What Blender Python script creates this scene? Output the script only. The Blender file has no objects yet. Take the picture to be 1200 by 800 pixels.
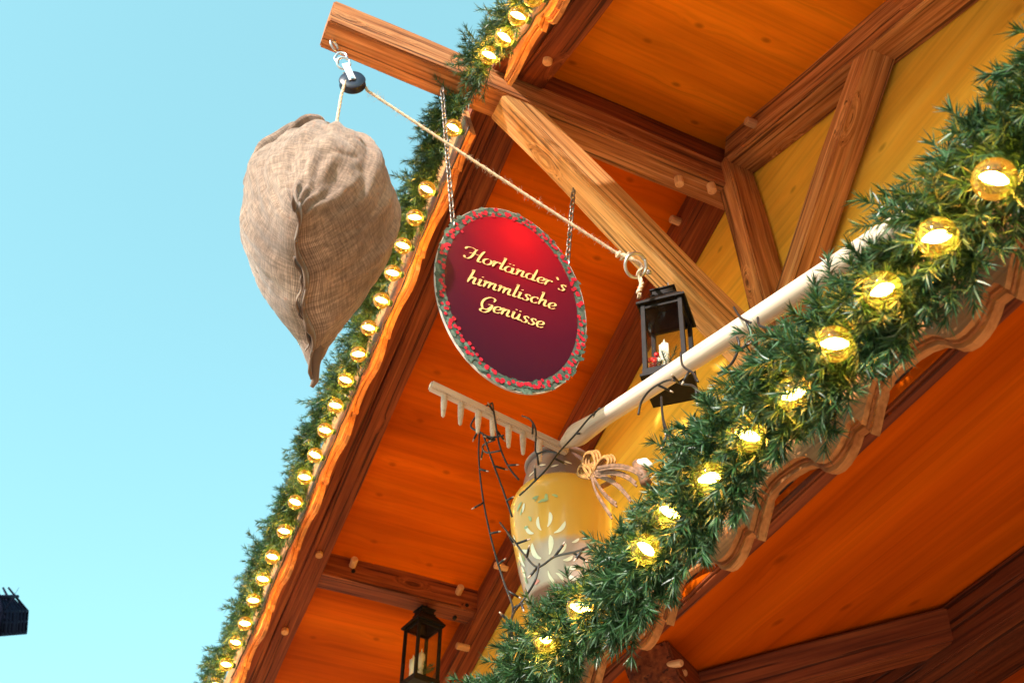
import bpy, bmesh, math, random
import numpy as np
from mathutils import Vector, Matrix
R=math.radians
rnd=random.Random(7)
S=bpy.context.scene
col=S.collection

# ------------------------------------------------------------------ camera
CP=np.array([2.1424,-2.1975,-3.9065]); YAW,PIT,ROL=R(-65.3861),R(46.1499),R(.2518); FPX=1191.16
cF=np.array([math.sin(YAW)*math.cos(PIT),math.cos(YAW)*math.cos(PIT),math.sin(PIT)])
cR=np.array([math.cos(YAW),-math.sin(YAW),0]); cU=np.cross(cR,cF)
cR,cU=cR*math.cos(ROL)+cU*math.sin(ROL),-cR*math.sin(ROL)+cU*math.cos(ROL)
cam=bpy.data.objects.new('camera',bpy.data.cameras.new('camera')); col.objects.link(cam)
cam.data.sensor_width=36; cam.data.lens=36*FPX/1200; cam.data.clip_end=3000; cam.data.clip_start=.05
M=Matrix(((cR[0],cU[0],-cF[0],CP[0]),(cR[1],cU[1],-cF[1],CP[1]),(cR[2],cU[2],-cF[2],CP[2]),(0,0,0,1)))
cam.data.dof.use_dof=True; cam.data.dof.focus_distance=3.0; cam.data.dof.aperture_fstop=6.5
cam.matrix_world=M; S.camera=cam

def at(px,py,ax,v):
    """point of the plane ax=v that was measured at this place of the survey photo"""
    d=cF*FPX+cR*(px-600)+cU*(400-py); i='xyz'.index(ax); t=(v-CP[i])/d[i]
    return Vector(CP+d*t)
def atp(px,py,n,c):
    d=cF*FPX+cR*(px-600)+cU*(400-py); n=np.array(n); t=(c-n@CP)/(n@d)
    return Vector(CP+d*t)

# ------------------------------------------------------------------ materials
MATS={}
def newmat(name):
    m=bpy.data.materials.new(name); m.use_nodes=True; nt=m.node_tree
    b=nt.nodes['Principled BSDF']; MATS[name]=m
    return m,nt,b
def N(nt,t,**k):
    n=nt.nodes.new(t)
    for a,v in k.items():
        if a in n.inputs.keys(): n.inputs[a].default_value=v
        else: setattr(n,a,v)
    return n
def ramp(nt,stops):
    r=nt.nodes.new('ShaderNodeValToRGB'); e=r.color_ramp.elements
    while len(e)<len(stops): e.new(.5)
    for q,(p,c) in zip(e,stops): q.position=p; q.color=(*c,1)
    return r
def mixc(nt,mode,fac,a,b):
    m=nt.nodes.new('ShaderNodeMix'); m.data_type='RGBA'; m.blend_type=mode
    for i,v in ((0,fac),(6,a),(7,b)):
        if hasattr(v,'is_output'): nt.links.new(v,m.inputs[i])
        elif i==0: m.inputs[0].default_value=v
        else: m.inputs[i].default_value=(*v,1)
    return m.outputs[2]
def wood(name,dark,mid,light,rough=.62,grain=1.,crack=.75,knots=.8,scale=1.,coat=0,along=0,bump=.35,fine=.85,spec=.22,flat=0):
    """grain runs along the local axis `along`"""
    m,nt,b=newmat(name); L=nt.links.new
    tc=N(nt,'ShaderNodeTexCoord'); oi=N(nt,'ShaderNodeObjectInfo')
    off=N(nt,'ShaderNodeVectorMath',operation='SCALE'); off.inputs[0].default_value=(13.1,7.7,9.3); L(oi.outputs['Random'],off.inputs['Scale'])
    add=N(nt,'ShaderNodeVectorMath',operation='ADD'); L(tc.outputs['Object'],add.inputs[0]); L(off.outputs[0],add.inputs[1])
    # knots bend the grain
    mpk=N(nt,'ShaderNodeMapping'); sk=[5*scale]*3; sk[along]=1.7*scale; mpk.inputs['Scale'].default_value=sk; L(add.outputs[0],mpk.inputs[0])
    vor=N(nt,'ShaderNodeTexVoronoi'); vor.inputs['Scale'].default_value=1.1; vor.inputs['Randomness'].default_value=1; L(mpk.outputs[0],vor.inputs['Vector'])
    if flat:
        vor.voronoi_dimensions='2D'; vor.inputs['Scale'].default_value=2.6; mpk.inputs['Scale'].default_value=tuple(.75 if i==along else 1.15 for i in range(3))
        if flat==2: mpk.inputs['Rotation'].default_value=(math.pi/2,0,0)
    kn=N(nt,'ShaderNodeMapRange'); kn.inputs['From Min'].default_value=.0; kn.inputs['From Max'].default_value=.24; kn.inputs['To Min'].default_value=1; kn.inputs['To Max'].default_value=0; L(vor.outputs['Distance'],kn.inputs[0])
    bend=N(nt,'ShaderNodeVectorMath',operation='SCALE'); bend.inputs[0].default_value=(.02,.07,.07) if knots and not flat else ((.02,.02,.02) if knots else (0,0,0)); L(kn.outputs[0],bend.inputs['Scale'])
    add2=N(nt,'ShaderNodeVectorMath',operation='ADD'); L(add.outputs[0],add2.inputs[0]); L(bend.outputs[0],add2.inputs[1])
    mp=N(nt,'ShaderNodeMapping'); sg=[26*scale]*3; sg[along]=1.1*scale; mp.inputs['Scale'].default_value=sg; L(add2.outputs[0],mp.inputs[0])
    n1=N(nt,'ShaderNodeTexNoise'); n1.inputs['Scale'].default_value=1.2*grain; n1.inputs['Detail'].default_value=8; n1.inputs['Roughness'].default_value=.62; n1.inputs['Distortion'].default_value=.25; L(mp.outputs[0],n1.inputs['Vector'])
    r1=ramp(nt,[(.28,dark),(.5,mid),(.72,light)]); L(n1.outputs['Fac'],r1.inputs[0])
    mp2=N(nt,'ShaderNodeMapping'); s2=[2.2]*3; s2[along]=.5; mp2.inputs['Scale'].default_value=s2; L(add.outputs[0],mp2.inputs[0])
    n2=N(nt,'ShaderNodeTexNoise'); n2.inputs['Scale'].default_value=1.6; n2.inputs['Detail'].default_value=4; L(mp2.outputs[0],n2.inputs['Vector'])
    r2=ramp(nt,[(.3,(.72,.66,.6)),(.68,(1.15,1.12,1.08))]); L(n2.outputs['Fac'],r2.inputs[0])
    c=mixc(nt,'MULTIPLY',1.,r1.outputs[0],r2.outputs[0])
    mpf=N(nt,'ShaderNodeMapping'); sf=[95*scale]*3; sf[along]=2.6*scale; mpf.inputs['Scale'].default_value=sf; L(add2.outputs[0],mpf.inputs[0])
    nf=N(nt,'ShaderNodeTexNoise'); nf.inputs['Scale'].default_value=1; nf.inputs['Detail'].default_value=5; L(mpf.outputs[0],nf.inputs['Vector'])
    rf=ramp(nt,[(.34,(.52,.44,.38)),(.5,(.95,.93,.9)),(.66,(1.22,1.2,1.16))]); L(nf.outputs['Fac'],rf.inputs[0])
    c=mixc(nt,'MULTIPLY',fine,c,rf.outputs[0])
    # drying cracks
    mp3=N(nt,'ShaderNodeMapping'); s3=[60*scale]*3; s3[along]=.9*scale; mp3.inputs['Scale'].default_value=s3; L(add2.outputs[0],mp3.inputs[0])
    n3=N(nt,'ShaderNodeTexNoise'); n3.inputs['Scale'].default_value=1; n3.inputs['Detail'].default_value=3; L(mp3.outputs[0],n3.inputs['Vector'])
    r3=ramp(nt,[(.605,(0,0,0)),(.64,(1,1,1))]); L(n3.outputs['Fac'],r3.inputs[0])
    mc=N(nt,'ShaderNodeMath',operation='MULTIPLY'); mc.inputs[1].default_value=crack; L(r3.outputs[0],mc.inputs[0])
    c=mixc(nt,'MIX',mc.outputs[0],c,tuple(v*.22 for v in dark))
    kf=N(nt,'ShaderNodeMapRange'); kf.inputs['From Min'].default_value=.05; kf.inputs['From Max'].default_value=.11; kf.inputs['To Min'].default_value=knots; kf.inputs['To Max'].default_value=0; L(vor.outputs['Distance'],kf.inputs[0])
    if flat: kf.inputs['From Min'].default_value=.018; kf.inputs['From Max'].default_value=.055
    c=mixc(nt,'MIX',kf.outputs[0],c,tuple(v*.38 for v in dark))
    L(c,b.inputs['Base Color']); b.inputs['Roughness'].default_value=rough; b.inputs['Specular IOR Level'].default_value=spec
    if coat: b.inputs['Coat Weight'].default_value=coat; b.inputs['Coat Roughness'].default_value=.3
    h=N(nt,'ShaderNodeMath',operation='SUBTRACT'); L(n1.outputs['Fac'],h.inputs[0]); L(mc.outputs[0],h.inputs[1])
    bp=N(nt,'ShaderNodeBump'); bp.inputs['Strength'].default_value=bump; bp.inputs['Distance'].default_value=.006; L(h.outputs[0],bp.inputs['Height']); L(bp.outputs[0],b.inputs['Normal'])
    return m
def plain(name,c,rough=.5,metal=0,noise=.25,nscale=30,bump=0,**k):
    m,nt,b=newmat(name); L=nt.links.new
    tc=N(nt,'ShaderNodeTexCoord'); n=N(nt,'ShaderNodeTexNoise'); n.inputs['Scale'].default_value=nscale; n.inputs['Detail'].default_value=6; L(tc.outputs['Object'],n.inputs['Vector'])
    r=ramp(nt,[(.3,tuple(v*(1-noise) for v in c)),(.7,tuple(min(1,v*(1+noise)) for v in c))]); L(n.outputs['Fac'],r.inputs[0]); L(r.outputs[0],b.inputs['Base Color'])
    b.inputs['Roughness'].default_value=rough; b.inputs['Metallic'].default_value=metal
    if bump:
        bp=N(nt,'ShaderNodeBump'); bp.inputs['Strength'].default_value=bump; bp.inputs['Distance'].default_value=.003; L(n.outputs['Fac'],bp.inputs['Height']); L(bp.outputs[0],b.inputs['Normal'])
    for a,v in k.items(): b.inputs[a.replace('_',' ')].default_value=v
    return m
wood('beam_wood',(.20,.062,.022),(.40,.150,.052),(.62,.31,.14),bump=.6)
wood('mid_beam_wood',(.28,.09,.028),(.54,.23,.075),(.76,.42,.17),bump=.6)
wood('pale_beam_wood',(.42,.17,.05),(.66,.34,.12),(.80,.49,.22),crack=.8,bump=.6)
wood('red_beam_wood',(.12,.024,.008),(.24,.056,.016),(.36,.105,.030),bump=.5)
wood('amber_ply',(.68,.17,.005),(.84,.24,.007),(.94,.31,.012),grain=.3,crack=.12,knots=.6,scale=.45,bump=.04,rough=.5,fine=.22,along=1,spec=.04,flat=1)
wood('shaded_beam_wood',(.06,.014,.005),(.13,.028,.008),(.20,.052,.014),bump=.5)  # red beam wood darkened: the hut's inner shade is put into the colour
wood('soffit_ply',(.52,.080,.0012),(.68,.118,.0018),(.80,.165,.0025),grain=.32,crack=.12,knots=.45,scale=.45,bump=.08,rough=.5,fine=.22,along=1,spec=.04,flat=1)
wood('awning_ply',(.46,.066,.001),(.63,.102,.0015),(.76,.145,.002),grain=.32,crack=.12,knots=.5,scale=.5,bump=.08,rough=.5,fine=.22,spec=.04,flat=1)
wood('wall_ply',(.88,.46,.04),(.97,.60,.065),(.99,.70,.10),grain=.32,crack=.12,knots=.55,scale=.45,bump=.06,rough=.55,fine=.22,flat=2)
wood('trim_wood',(.44,.16,.045),(.60,.26,.085),(.70,.36,.13),crack=.2,knots=0,scale=1.,bump=.12,fine=.5)
wood('trim_groove',(.30,.10,.03),(.36,.13,.04),(.42,.16,.05),crack=.2)
wood('rake_wood',(.54,.42,.34),(.70,.58,.48),(.78,.67,.58),crack=.15,knots=.15,scale=1.5,bump=.1,rough=.5,fine=.25)
wood('peg_wood',(.62,.30,.13),(.74,.40,.19),(.82,.50,.26),crack=.1,knots=0,scale=2,fine=.3,along=2)
plain('roof_shingle',(.10,.05,.035),.85,noise=.4,nscale=12,bump=.5)
plain('dark_metal',(.010,.007,.006),.6,0,.4,40,Specular_IOR_Level=.2)
plain('steel',(.55,.56,.60),.32,1,.2,60)
plain('chain_metal',(.24,.20,.17),.4,1,.3,60)
plain('black_plastic',(.010,.012,.030),.35)
plain('white_plate',(.50,.52,.58),.4)
plain('rope_fibre',(.55,.42,.29),.9,noise=.25,nscale=120,bump=.6)
plain('cable',(.010,.007,.006),.5)
plain('led_tip',(.42,.32,.25),.25)
plain('candle_wax',(.90,.85,.70),.4,noise=.04,Subsurface_Weight=.3)
plain('berry',(.60,.012,.010),.25,noise=.2)
plain('fir_green',(.030,.085,.030),.6,noise=.4)
plain('raffia',(.34,.15,.035),.6,noise=.45,nscale=60)
plain('ribbon_brown',(.20,.095,.05),.6,noise=.5,nscale=50)
plain('can_paint_neck',(.20,.125,.11),.38,noise=.2,nscale=9)
plain('petal_paint',(.86,.80,.64),.4,noise=.06)
plain('rose_paint',(.70,.24,.20),.4,noise=.35,nscale=40)
plain('leaf_paint',(.33,.42,.20),.4,noise=.3)
plain('gold_letter',(.80,.52,.20),.45,noise=.05)
plain('print_leaf',(.035,.075,.055),.55,noise=.5,nscale=70)
plain('print_leaf_grey',(.085,.13,.10),.55,noise=.4,nscale=70)
plain('print_berry',(.42,.012,.030),.45,noise=.35,nscale=70)
plain('sign_edge',(.50,.42,.36),.5)
plain('sign_back',(.07,.09,.075),.5)
plain('paving',(.50,.34,.25),.85,noise=.18,nscale=3)
plain('blue_black_metal',(.004,.006,.020),.8,0,Specular_IOR_Level=.1)

def m_sign():
    m,nt,b=newmat('sign_print'); L=nt.links.new     # printed picture: bright red spot near the top running out to plum
    tc=N(nt,'ShaderNodeTexCoord'); mp=N(nt,'ShaderNodeMapping'); mp.inputs['Location'].default_value=(0,-.03,-.33); mp.inputs['Scale'].default_value=(1,1.25,.95); L(tc.outputs['Object'],mp.inputs[0])
    ln=N(nt,'ShaderNodeVectorMath',operation='LENGTH'); L(mp.outputs[0],ln.inputs[0])
    r=ramp(nt,[(0,(.50,.005,.012)),(.12,(.30,.003,.012)),(.30,(.12,.003,.014)),(.52,(.055,.003,.015)),(.75,(.022,.004,.014))]); L(ln.outputs['Value'],r.inputs[0]); L(r.outputs[0],b.inputs['Base Color'])
    b.inputs['Roughness'].default_value=.33
m_sign()
def m_burlap():
    m,nt,b=newmat('burlap'); L=nt.links.new
    uv=N(nt,'ShaderNodeUVMap'); tc=N(nt,'ShaderNodeTexCoord')
    h=None
    ws=[]
    for d,sc in (('X',66),('Y',78)):
        w=N(nt,'ShaderNodeTexWave',bands_direction=d); w.inputs['Scale'].default_value=sc; w.inputs['Distortion'].default_value=1.5; w.inputs['Detail'].default_value=2; w.inputs['Detail Scale'].default_value=6; L(uv.outputs[0],w.inputs['Vector']); ws.append(w)
    mx=N(nt,'ShaderNodeMath',operation='MULTIPLY'); L(ws[0].outputs['Fac'],mx.inputs[0]); L(ws[1].outputs['Fac'],mx.inputs[1])
    n=N(nt,'ShaderNodeTexNoise'); n.inputs['Scale'].default_value=5; n.inputs['Detail'].default_value=8; L(tc.outputs['Object'],n.inputs['Vector'])
    r=ramp(nt,[(.3,(.24,.155,.115)),(.5,(.36,.245,.185)),(.72,(.48,.355,.28))]); L(n.outputs['Fac'],r.inputs[0])
    r2=ramp(nt,[(0,(.50,.45,.40)),(.5,(1.12,1.1,1.08))]); L(mx.outputs[0],r2.inputs[0])
    mpn=N(nt,'ShaderNodeMapping'); mpn.inputs['Scale'].default_value=(30,5,1); L(uv.outputs[0],mpn.inputs[0])
    n4=N(nt,'ShaderNodeTexNoise'); n4.inputs['Scale'].default_value=3; n4.inputs['Detail'].default_value=4; L(mpn.outputs[0],n4.inputs['Vector'])
    r4=ramp(nt,[(.36,(.60,.57,.54)),(.64,(1.2,1.2,1.2))]); L(n4.outputs['Fac'],r4.inputs[0])
    c=mixc(nt,'MULTIPLY',1.,r.outputs[0],r2.outputs[0]); c=mixc(nt,'MULTIPLY',.8,c,r4.outputs[0])
    mpm=N(nt,'ShaderNodeMapping'); mpm.inputs['Scale'].default_value=(5,48,1); L(uv.outputs[0],mpm.inputs[0])
    n6=N(nt,'ShaderNodeTexNoise'); n6.inputs['Scale'].default_value=3; n6.inputs['Detail'].default_value=4; L(mpm.outputs[0],n6.inputs['Vector'])
    r6=ramp(nt,[(.36,(.62,.59,.56)),(.64,(1.2,1.19,1.18))]); L(n6.outputs['Fac'],r6.inputs[0])
    c=mixc(nt,'MULTIPLY',.85,c,r6.outputs[0]); L(c,b.inputs['Base Color'])
    b.inputs['Roughness'].default_value=.95; b.inputs['Sheen Weight'].default_value=.25
    bp=N(nt,'ShaderNodeBump'); bp.inputs['Strength'].default_value=.35; bp.inputs['Distance'].default_value=.002; L(mx.outputs[0],bp.inputs['Height'])
    n5=N(nt,'ShaderNodeTexNoise'); n5.inputs['Scale'].default_value=16; n5.inputs['Detail'].default_value=5; L(tc.outputs['Object'],n5.inputs['Vector'])
    bp2=N(nt,'ShaderNodeBump'); bp2.inputs['Strength'].default_value=.4; bp2.inputs['Distance'].default_value=.008; L(n5.outputs['Fac'],bp2.inputs['Height']); L(bp.outputs[0],bp2.inputs['Normal']); L(bp2.outputs[0],b.inputs['Normal'])
m_burlap()
def m_needle():
    m,nt,b=newmat('pine_needle'); L=nt.links.new
    g=N(nt,'ShaderNodeNewGeometry')
    r=ramp(nt,[(0,(.008,.034,.010)),(.4,(.017,.064,.017)),(.8,(.036,.105,.028)),(.96,(.085,.15,.065)),(1,(.17,.22,.12))]); L(g.outputs['Random Per Island'],r.inputs[0]); L(r.outputs[0],b.inputs['Base Color'])
    b.inputs['Roughness'].default_value=.42; b.inputs['Specular IOR Level'].default_value=.5
m_needle()
def m_can():
    m,nt,b=newmat('can_paint'); L=nt.links.new
    tc=N(nt,'ShaderNodeTexCoord'); sp=N(nt,'ShaderNodeSeparateXYZ'); L(tc.outputs['Object'],sp.inputs[0])
    n=N(nt,'ShaderNodeTexNoise'); n.inputs['Scale'].default_value=9; n.inputs['Detail'].default_value=4; L(tc.outputs['Object'],n.inputs['Vector'])
    ma=N(nt,'ShaderNodeMath',operation='MULTIPLY_ADD'); ma.inputs[1].default_value=.11; L(n.outputs['Fac'],ma.inputs[0]); L(sp.outputs['Z'],ma.inputs[2])
    r=ramp(nt,[(.19,(.46,.32,.26)),(.225,(.70,.36,.045)),(.50,(.74,.42,.06)),(.58,(.70,.36,.045))]); L(ma.outputs[0],r.inputs[0])
    L(r.outputs[0],b.inputs['Base Color']); b.inputs['Roughness'].default_value=.3; b.inputs['Coat Weight'].default_value=.3
m_can()
def m_emit(name,c,s):
    m,nt,b=newmat(name); b.inputs['Base Color'].default_value=(*c,1); b.inputs['Emission Color'].default_value=(*c,1); b.inputs['Emission Strength'].default_value=s
m_emit('filament',(1,.60,.16),60)
m_emit('fairy_glow',(1,.62,.2),8)
def m_bulb():
    m,nt,b=newmat('amber_glass'); L=nt.links.new
    out=nt.nodes['Material Output']
    tr=N(nt,'ShaderNodeBsdfTransparent'); tr.inputs[0].default_value=(1,.74,.34,1)
    gl=N(nt,'ShaderNodeBsdfGlossy'); gl.inputs['Roughness'].default_value=.06
    em=N(nt,'ShaderNodeEmission'); em.inputs[0].default_value=(1,.46,.04,1); em.inputs[1].default_value=.05   # gilded glass lit from inside
    fr=N(nt,'ShaderNodeFresnel'); fr.inputs[0].default_value=1.42
    m1=N(nt,'ShaderNodeMixShader'); L(fr.outputs[0],m1.inputs[0]); L(tr.outputs[0],m1.inputs[1]); L(gl.outputs[0],m1.inputs[2])
    ad=N(nt,'ShaderNodeAddShader'); L(m1.outputs[0],ad.inputs[0]); L(em.outputs[0],ad.inputs[1]); L(ad.outputs[0],out.inputs[0])
m_bulb()

def m_glass():
    m,nt,b=newmat('window_glass'); L=nt.links.new; out=nt.nodes['Material Output']
    tr=N(nt,'ShaderNodeBsdfTransparent'); tr.inputs[0].default_value=(.93,.93,.92,1)
    gl=N(nt,'ShaderNodeBsdfGlossy'); gl.inputs['Roughness'].default_value=.08
    fr=N(nt,'ShaderNodeFresnel'); fr.inputs[0].default_value=1.35
    m1=N(nt,'ShaderNodeMixShader'); m1.inputs[0].default_value=.03; L(tr.outputs[0],m1.inputs[1]); L(gl.outputs[0],m1.inputs[2]); L(m1.outputs[0],out.inputs[0])
m_glass()
# ------------------------------------------------------------------ object helpers
def link(name,me,m=None,parent=None,mw=None,smooth=False):
    o=bpy.data.objects.new(name,me); col.objects.link(o)
    if m: me.materials.append(MATS[m] if isinstance(m,str) else m)
    if parent: o.parent=parent
    if mw is not None: o.matrix_basis=(parent.matrix_world.inverted()@mw) if parent else mw
    if smooth:
        for p in me.polygons: p.use_smooth=True
    return o
def wmat(o):
    m=o.matrix_basis.copy(); p=o.parent
    while p: m=p.matrix_basis@m; p=p.parent
    return m
def linkw(name,me,m,parent,mw=None,smooth=False):
    """mesh whose mw is in world space"""
    o=bpy.data.objects.new(name,me); col.objects.link(o)
    if m: me.materials.append(MATS[m])
    mw=mw if mw is not None else Matrix.Identity(4)
    if parent: o.parent=parent; o.matrix_basis=wmat(parent).inverted()@mw
    else: o.matrix_basis=mw
    if smooth:
        for p in me.polygons: p.use_smooth=True
    return o
def thing(name,label,cat,loc,group=None,rz=0):
    o=bpy.data.objects.new(name,None); col.objects.link(o); o.matrix_basis=Matrix.Translation(Vector(loc))@Matrix.Rotation(rz,4,'Z'); o.empty_display_size=.1
    tag(o,label,cat,group); return o
def tag(o,label,cat,group=None):
    o['label']=label; o['category']=cat
    if group: o['group']=group
def mesh(name,v,f):
    me=bpy.data.meshes.new(name); me.from_pydata([tuple(x) for x in v],[],f); me.update(); return me
def bm_mesh(bm,name='m'):
    bmesh.ops.recalc_face_normals(bm,faces=bm.faces[:])
    me=bpy.data.meshes.new(name); bm.to_mesh(me); bm.free(); return me
def box_bm(sx,sy,sz,bev=.004,c=(0,0,0),bm=None,seg=2):
    b=bmesh.new(); bmesh.ops.create_cube(b,size=1); 
    for v in b.verts: v.co=Vector((v.co.x*sx+c[0],v.co.y*sy+c[1],v.co.z*sz+c[2]))
    if bev: bmesh.ops.bevel(b,geom=b.edges[:],offset=bev,segments=seg,affect='EDGES',profile=.6)
    if bm is None: return b
    me=bpy.data.meshes.new('t'); b.to_mesh(me); b.free(); bm.from_mesh(me); bpy.data.meshes.remove(me); return bm
def frame(x,up):
    x=x.normalized(); z=(up-up.dot(x)*x).normalized(); y=z.cross(x)
    return x,y,z
def beam(name,p0,p1,w,h,mat,parent,up=Vector((0,0,1)),anchor=(0,0),shift0=0,rough=.0025):
    """timber from p0 to p1; local x runs along it; anchor moves the section by that many half widths/heights"""
    p0=Vector(p0);p1=Vector(p1); L=(p1-p0).length; x,y,z=frame(p1-p0,up)
    bm=bmesh.new(); n=max(2,int(L/.12)); vs=[]
    br=rnd.random()*10
    for i in range(n+1):
        t=i/n*L; ring=[]
        for (a,b) in ((-1,-1),(1,-1),(1,1),(-1,1)):
            e=.006
            for (da,db) in (((1,0),(0,1)) if a*b>0 else ((0,1),(1,0))):
                pass
            j=rough*math.sin(t*7+br+a*2+b)
            ring.append(bm.verts.new((t,a*w/2+anchor[0]*w/2+j,b*h/2+anchor[1]*h/2+rough*math.cos(t*5+br+b*3))))
        vs.append(ring)
    for i in range(n):
        for k in range(4): bm.faces.new((vs[i][k],vs[i][(k+1)%4],vs[i+1][(k+1)%4],vs[i+1][k]))
    bm.faces.new(vs[0][::-1]); bm.faces.new(vs[-1])
    bmesh.ops.recalc_face_normals(bm,faces=bm.faces[:])
    ed=[e for e in bm.edges if len(e.link_faces)==2 and e.calc_face_angle(0)>.8]
    bmesh.ops.bevel(bm,geom=ed,offset=.006,segments=2,affect='EDGES')
    me=bm_mesh(bm,name)
    mw=Matrix(((x.x,y.x,z.x,p0.x),(x.y,y.y,z.y,p0.y),(x.z,y.z,z.z,p0.z),(0,0,0,1)))
    return linkw(name,me,mat,parent,mw)
def smoothpath(pts,n=8):
    P=[Vector(p) for p in pts]; out=[]
    for i in range(len(P)-1):
        a=P[max(i-1,0)];b=P[i];c=P[i+1];d=P[min(i+2,len(P)-1)]
        for k in range(n):
            t=k/n; out.append(.5*((2*b)+(c-a)*t+(2*a-5*b+4*c-d)*t*t+(3*b-a-3*c+d)*t**3))
    out.append(P[-1]); return out
def tube_into(bm,pts,r,seg=8,cap=True,flat=1.0,up=None):
    pts=[Vector(p) for p in pts]; n=len(pts)
    rs=r if isinstance(r,(list,tuple)) else [r]*n
    T=(pts[1]-pts[0]).normalized(); u=up or (Vector((0,0,1)) if abs(T.z)<.9 else Vector((1,0,0)))
    nrm=(u-u.dot(T)*T).normalized(); rings=[]
    for i in range(n):
        t=(pts[min(i+1,n-1)]-pts[max(i-1,0)])
        if t.length<1e-9: t=T
        t.normalize(); nrm=(nrm-nrm.dot(t)*t)
        if nrm.length<1e-6: nrm=t.orthogonal()
        nrm.normalize(); bn=t.cross(nrm)
        rings.append([bm.verts.new(pts[i]+(nrm*math.cos(2*math.pi*k/seg)*rs[i]+bn*math.sin(2*math.pi*k/seg)*rs[i]*flat)) for k in range(seg)])
    for i in range(n-1):
        for k in range(seg): bm.faces.new((rings[i][k],rings[i][(k+1)%seg],rings[i+1][(k+1)%seg],rings[i+1][k]))
    if cap: bm.faces.new(rings[0][::-1]); bm.faces.new(rings[-1])
def tube(name,pts,r,mat,parent=None,seg=8,flat=1.,org=None,up=None):
    bm=bmesh.new(); org=Vector(org) if org is not None else Vector(pts[0])
    tube_into(bm,[Vector(p)-org for p in pts],r,seg,flat=flat,up=up)
    return linkw(name,bm_mesh(bm,name),mat,parent,Matrix.Translation(org),True)
def lathe(prof,seg=48,bm=None):
    b=bm or bmesh.new(); rings=[]
    for (r,z) in prof: rings.append([b.verts.new((r*math.cos(2*math.pi*k/seg),r*math.sin(2*math.pi*k/seg),z)) for k in range(seg)])
    for i in range(len(prof)-1):
        for k in range(seg): b.faces.new((rings[i][k],rings[i][(k+1)%seg],rings[i+1][(k+1)%seg],rings[i+1][k]))
    b.faces.new(rings[0][::-1]); b.faces.new(rings[-1]); return b
def prism(name,poly,axis,a,b,mat,parent,org=(0,0,0)):
    """polygon in the plane across `axis`, thick from a to b"""
    bm=bmesh.new(); org=Vector(org)
    def mk(p,t): 
        v={'y':(p[0],t,p[1]),'x':(t,p[0],p[1]),'z':(p[0],p[1],t)}[axis]; return bm.verts.new(Vector(v)-org)
    A=[mk(p,a) for p in poly];B=[mk(p,b) for p in poly]; n=len(poly)
    bm.faces.new(A); bm.faces.new(B[::-1])
    for i in range(n): bm.faces.new((A[i],B[i],B[(i+1)%n],A[(i+1)%n]))
    return linkw(name,bm_mesh(bm,name),mat,parent,Matrix.Translation(org))

# ------------------------------------------------------------------ world, sun, ground
TL,TR=.3103,.4578      # roof slopes left and right of the ridge
SE,SA=R(24),0
sd=Vector((.50,-.86,0)).normalized(); sdir=Vector((sd.x*math.cos(SE),sd.y*math.cos(SE),math.sin(SE)))
w=bpy.data.worlds.new('World'); S.world=w; w.use_nodes=True; nt=w.node_tree; bg=nt.nodes['Background']
sky=nt.nodes.new('ShaderNodeTexSky'); sky.sky_type='NISHITA'; sky.sun_disc=False; sky.sun_elevation=SE
sky.sun_rotation=math.atan2(sdir.x,sdir.y); sky.air_density=1.0; sky.dust_density=.6; sky.ozone_density=1.2
SKYT=(1.66,2.10,1.50)
o=mixc(nt,'MULTIPLY',1.,sky.outputs[0],SKYT); o=mixc(nt,'MIX',.5,o,(1.22,2.75,3.05)); nt.links.new(o,bg.inputs[0]); bg.inputs[1].default_value=.127
SKYMIX=nt
sl=bpy.data.lights.new('sun','SUN'); sl.energy=3.6; sl.angle=R(1.5); sl.color=(1,.90,.86)
so=bpy.data.objects.new('sun',sl); col.objects.link(so); so.rotation_euler=sdir.to_track_quat('Z','Y').to_euler()
g=mesh('ground',[(-400,-400,-5.5),(400,-400,-5.5),(400,400,-5.5),(-400,400,-5.5)],[(0,1,2,3)])
o=linkw('ground',g,'paving',None); o['kind']='structure'

# ------------------------------------------------------------------ the hut
hut=thing('market_hut','orange timber market hut with a gabled roof and a scalloped awning seen from below','market hut',(0,0,-5.5))
WY=0.; FY=-.15
zb=lambda x:(.18+TL*x) if x<0 else (.18-TR*x)       # underside of rafters
zs=lambda x:(.355+TL*x) if x<0 else (.355-TR*x)     # soffit
prism('gable_wall',[(-4.6,zs(-4.6)-.003),(0,zs(0)-.003),(2.9,zs(2.9)-.003),(2.9,-2.25),(-4.6,-2.25)],'y',0,.03,'wall_ply',hut,(0,0,0))
# soffits and roof
for nm,xa,xb,mat,lo,hi in (('soffit','l',0,'soffit_ply',0,.018),('roof_covering','l',0,'roof_shingle',.02,.09)):
    for side in (-1,1):
        xe=-4.9 if side<0 else 3.0
        pl=[(0,zs(0)+lo),(xe,zs(xe)+lo),(xe,zs(xe)+hi),(0,zs(0)+hi)]
        ang=math.atan(TL) if side<0 else -math.atan(TR)
        bm=bmesh.new(); L=abs(xe)/math.cos(ang); y0,y1=(-1.35,2.8)
        mwm=Matrix.Translation((0,0,zs(0)))@Matrix.Rotation(-ang if side<0 else -ang,4,'Y')
        b=box_bm(L,y1-y0,hi-lo,0,(side*L/2,(y0+y1)/2,(hi+lo)/2))
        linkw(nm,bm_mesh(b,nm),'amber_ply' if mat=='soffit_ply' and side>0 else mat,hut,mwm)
# ridge beam with the hoist end
beam('ridge_beam',(0,-2.078,0),(0,0,0),.136,.183,'beam_wood',hut,anchor=(0,1))
beam('ridge_board',(0,-1.33,.183),(0,0,.183),.128,.168,'red_beam_wood',hut,anchor=(0,1))
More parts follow.
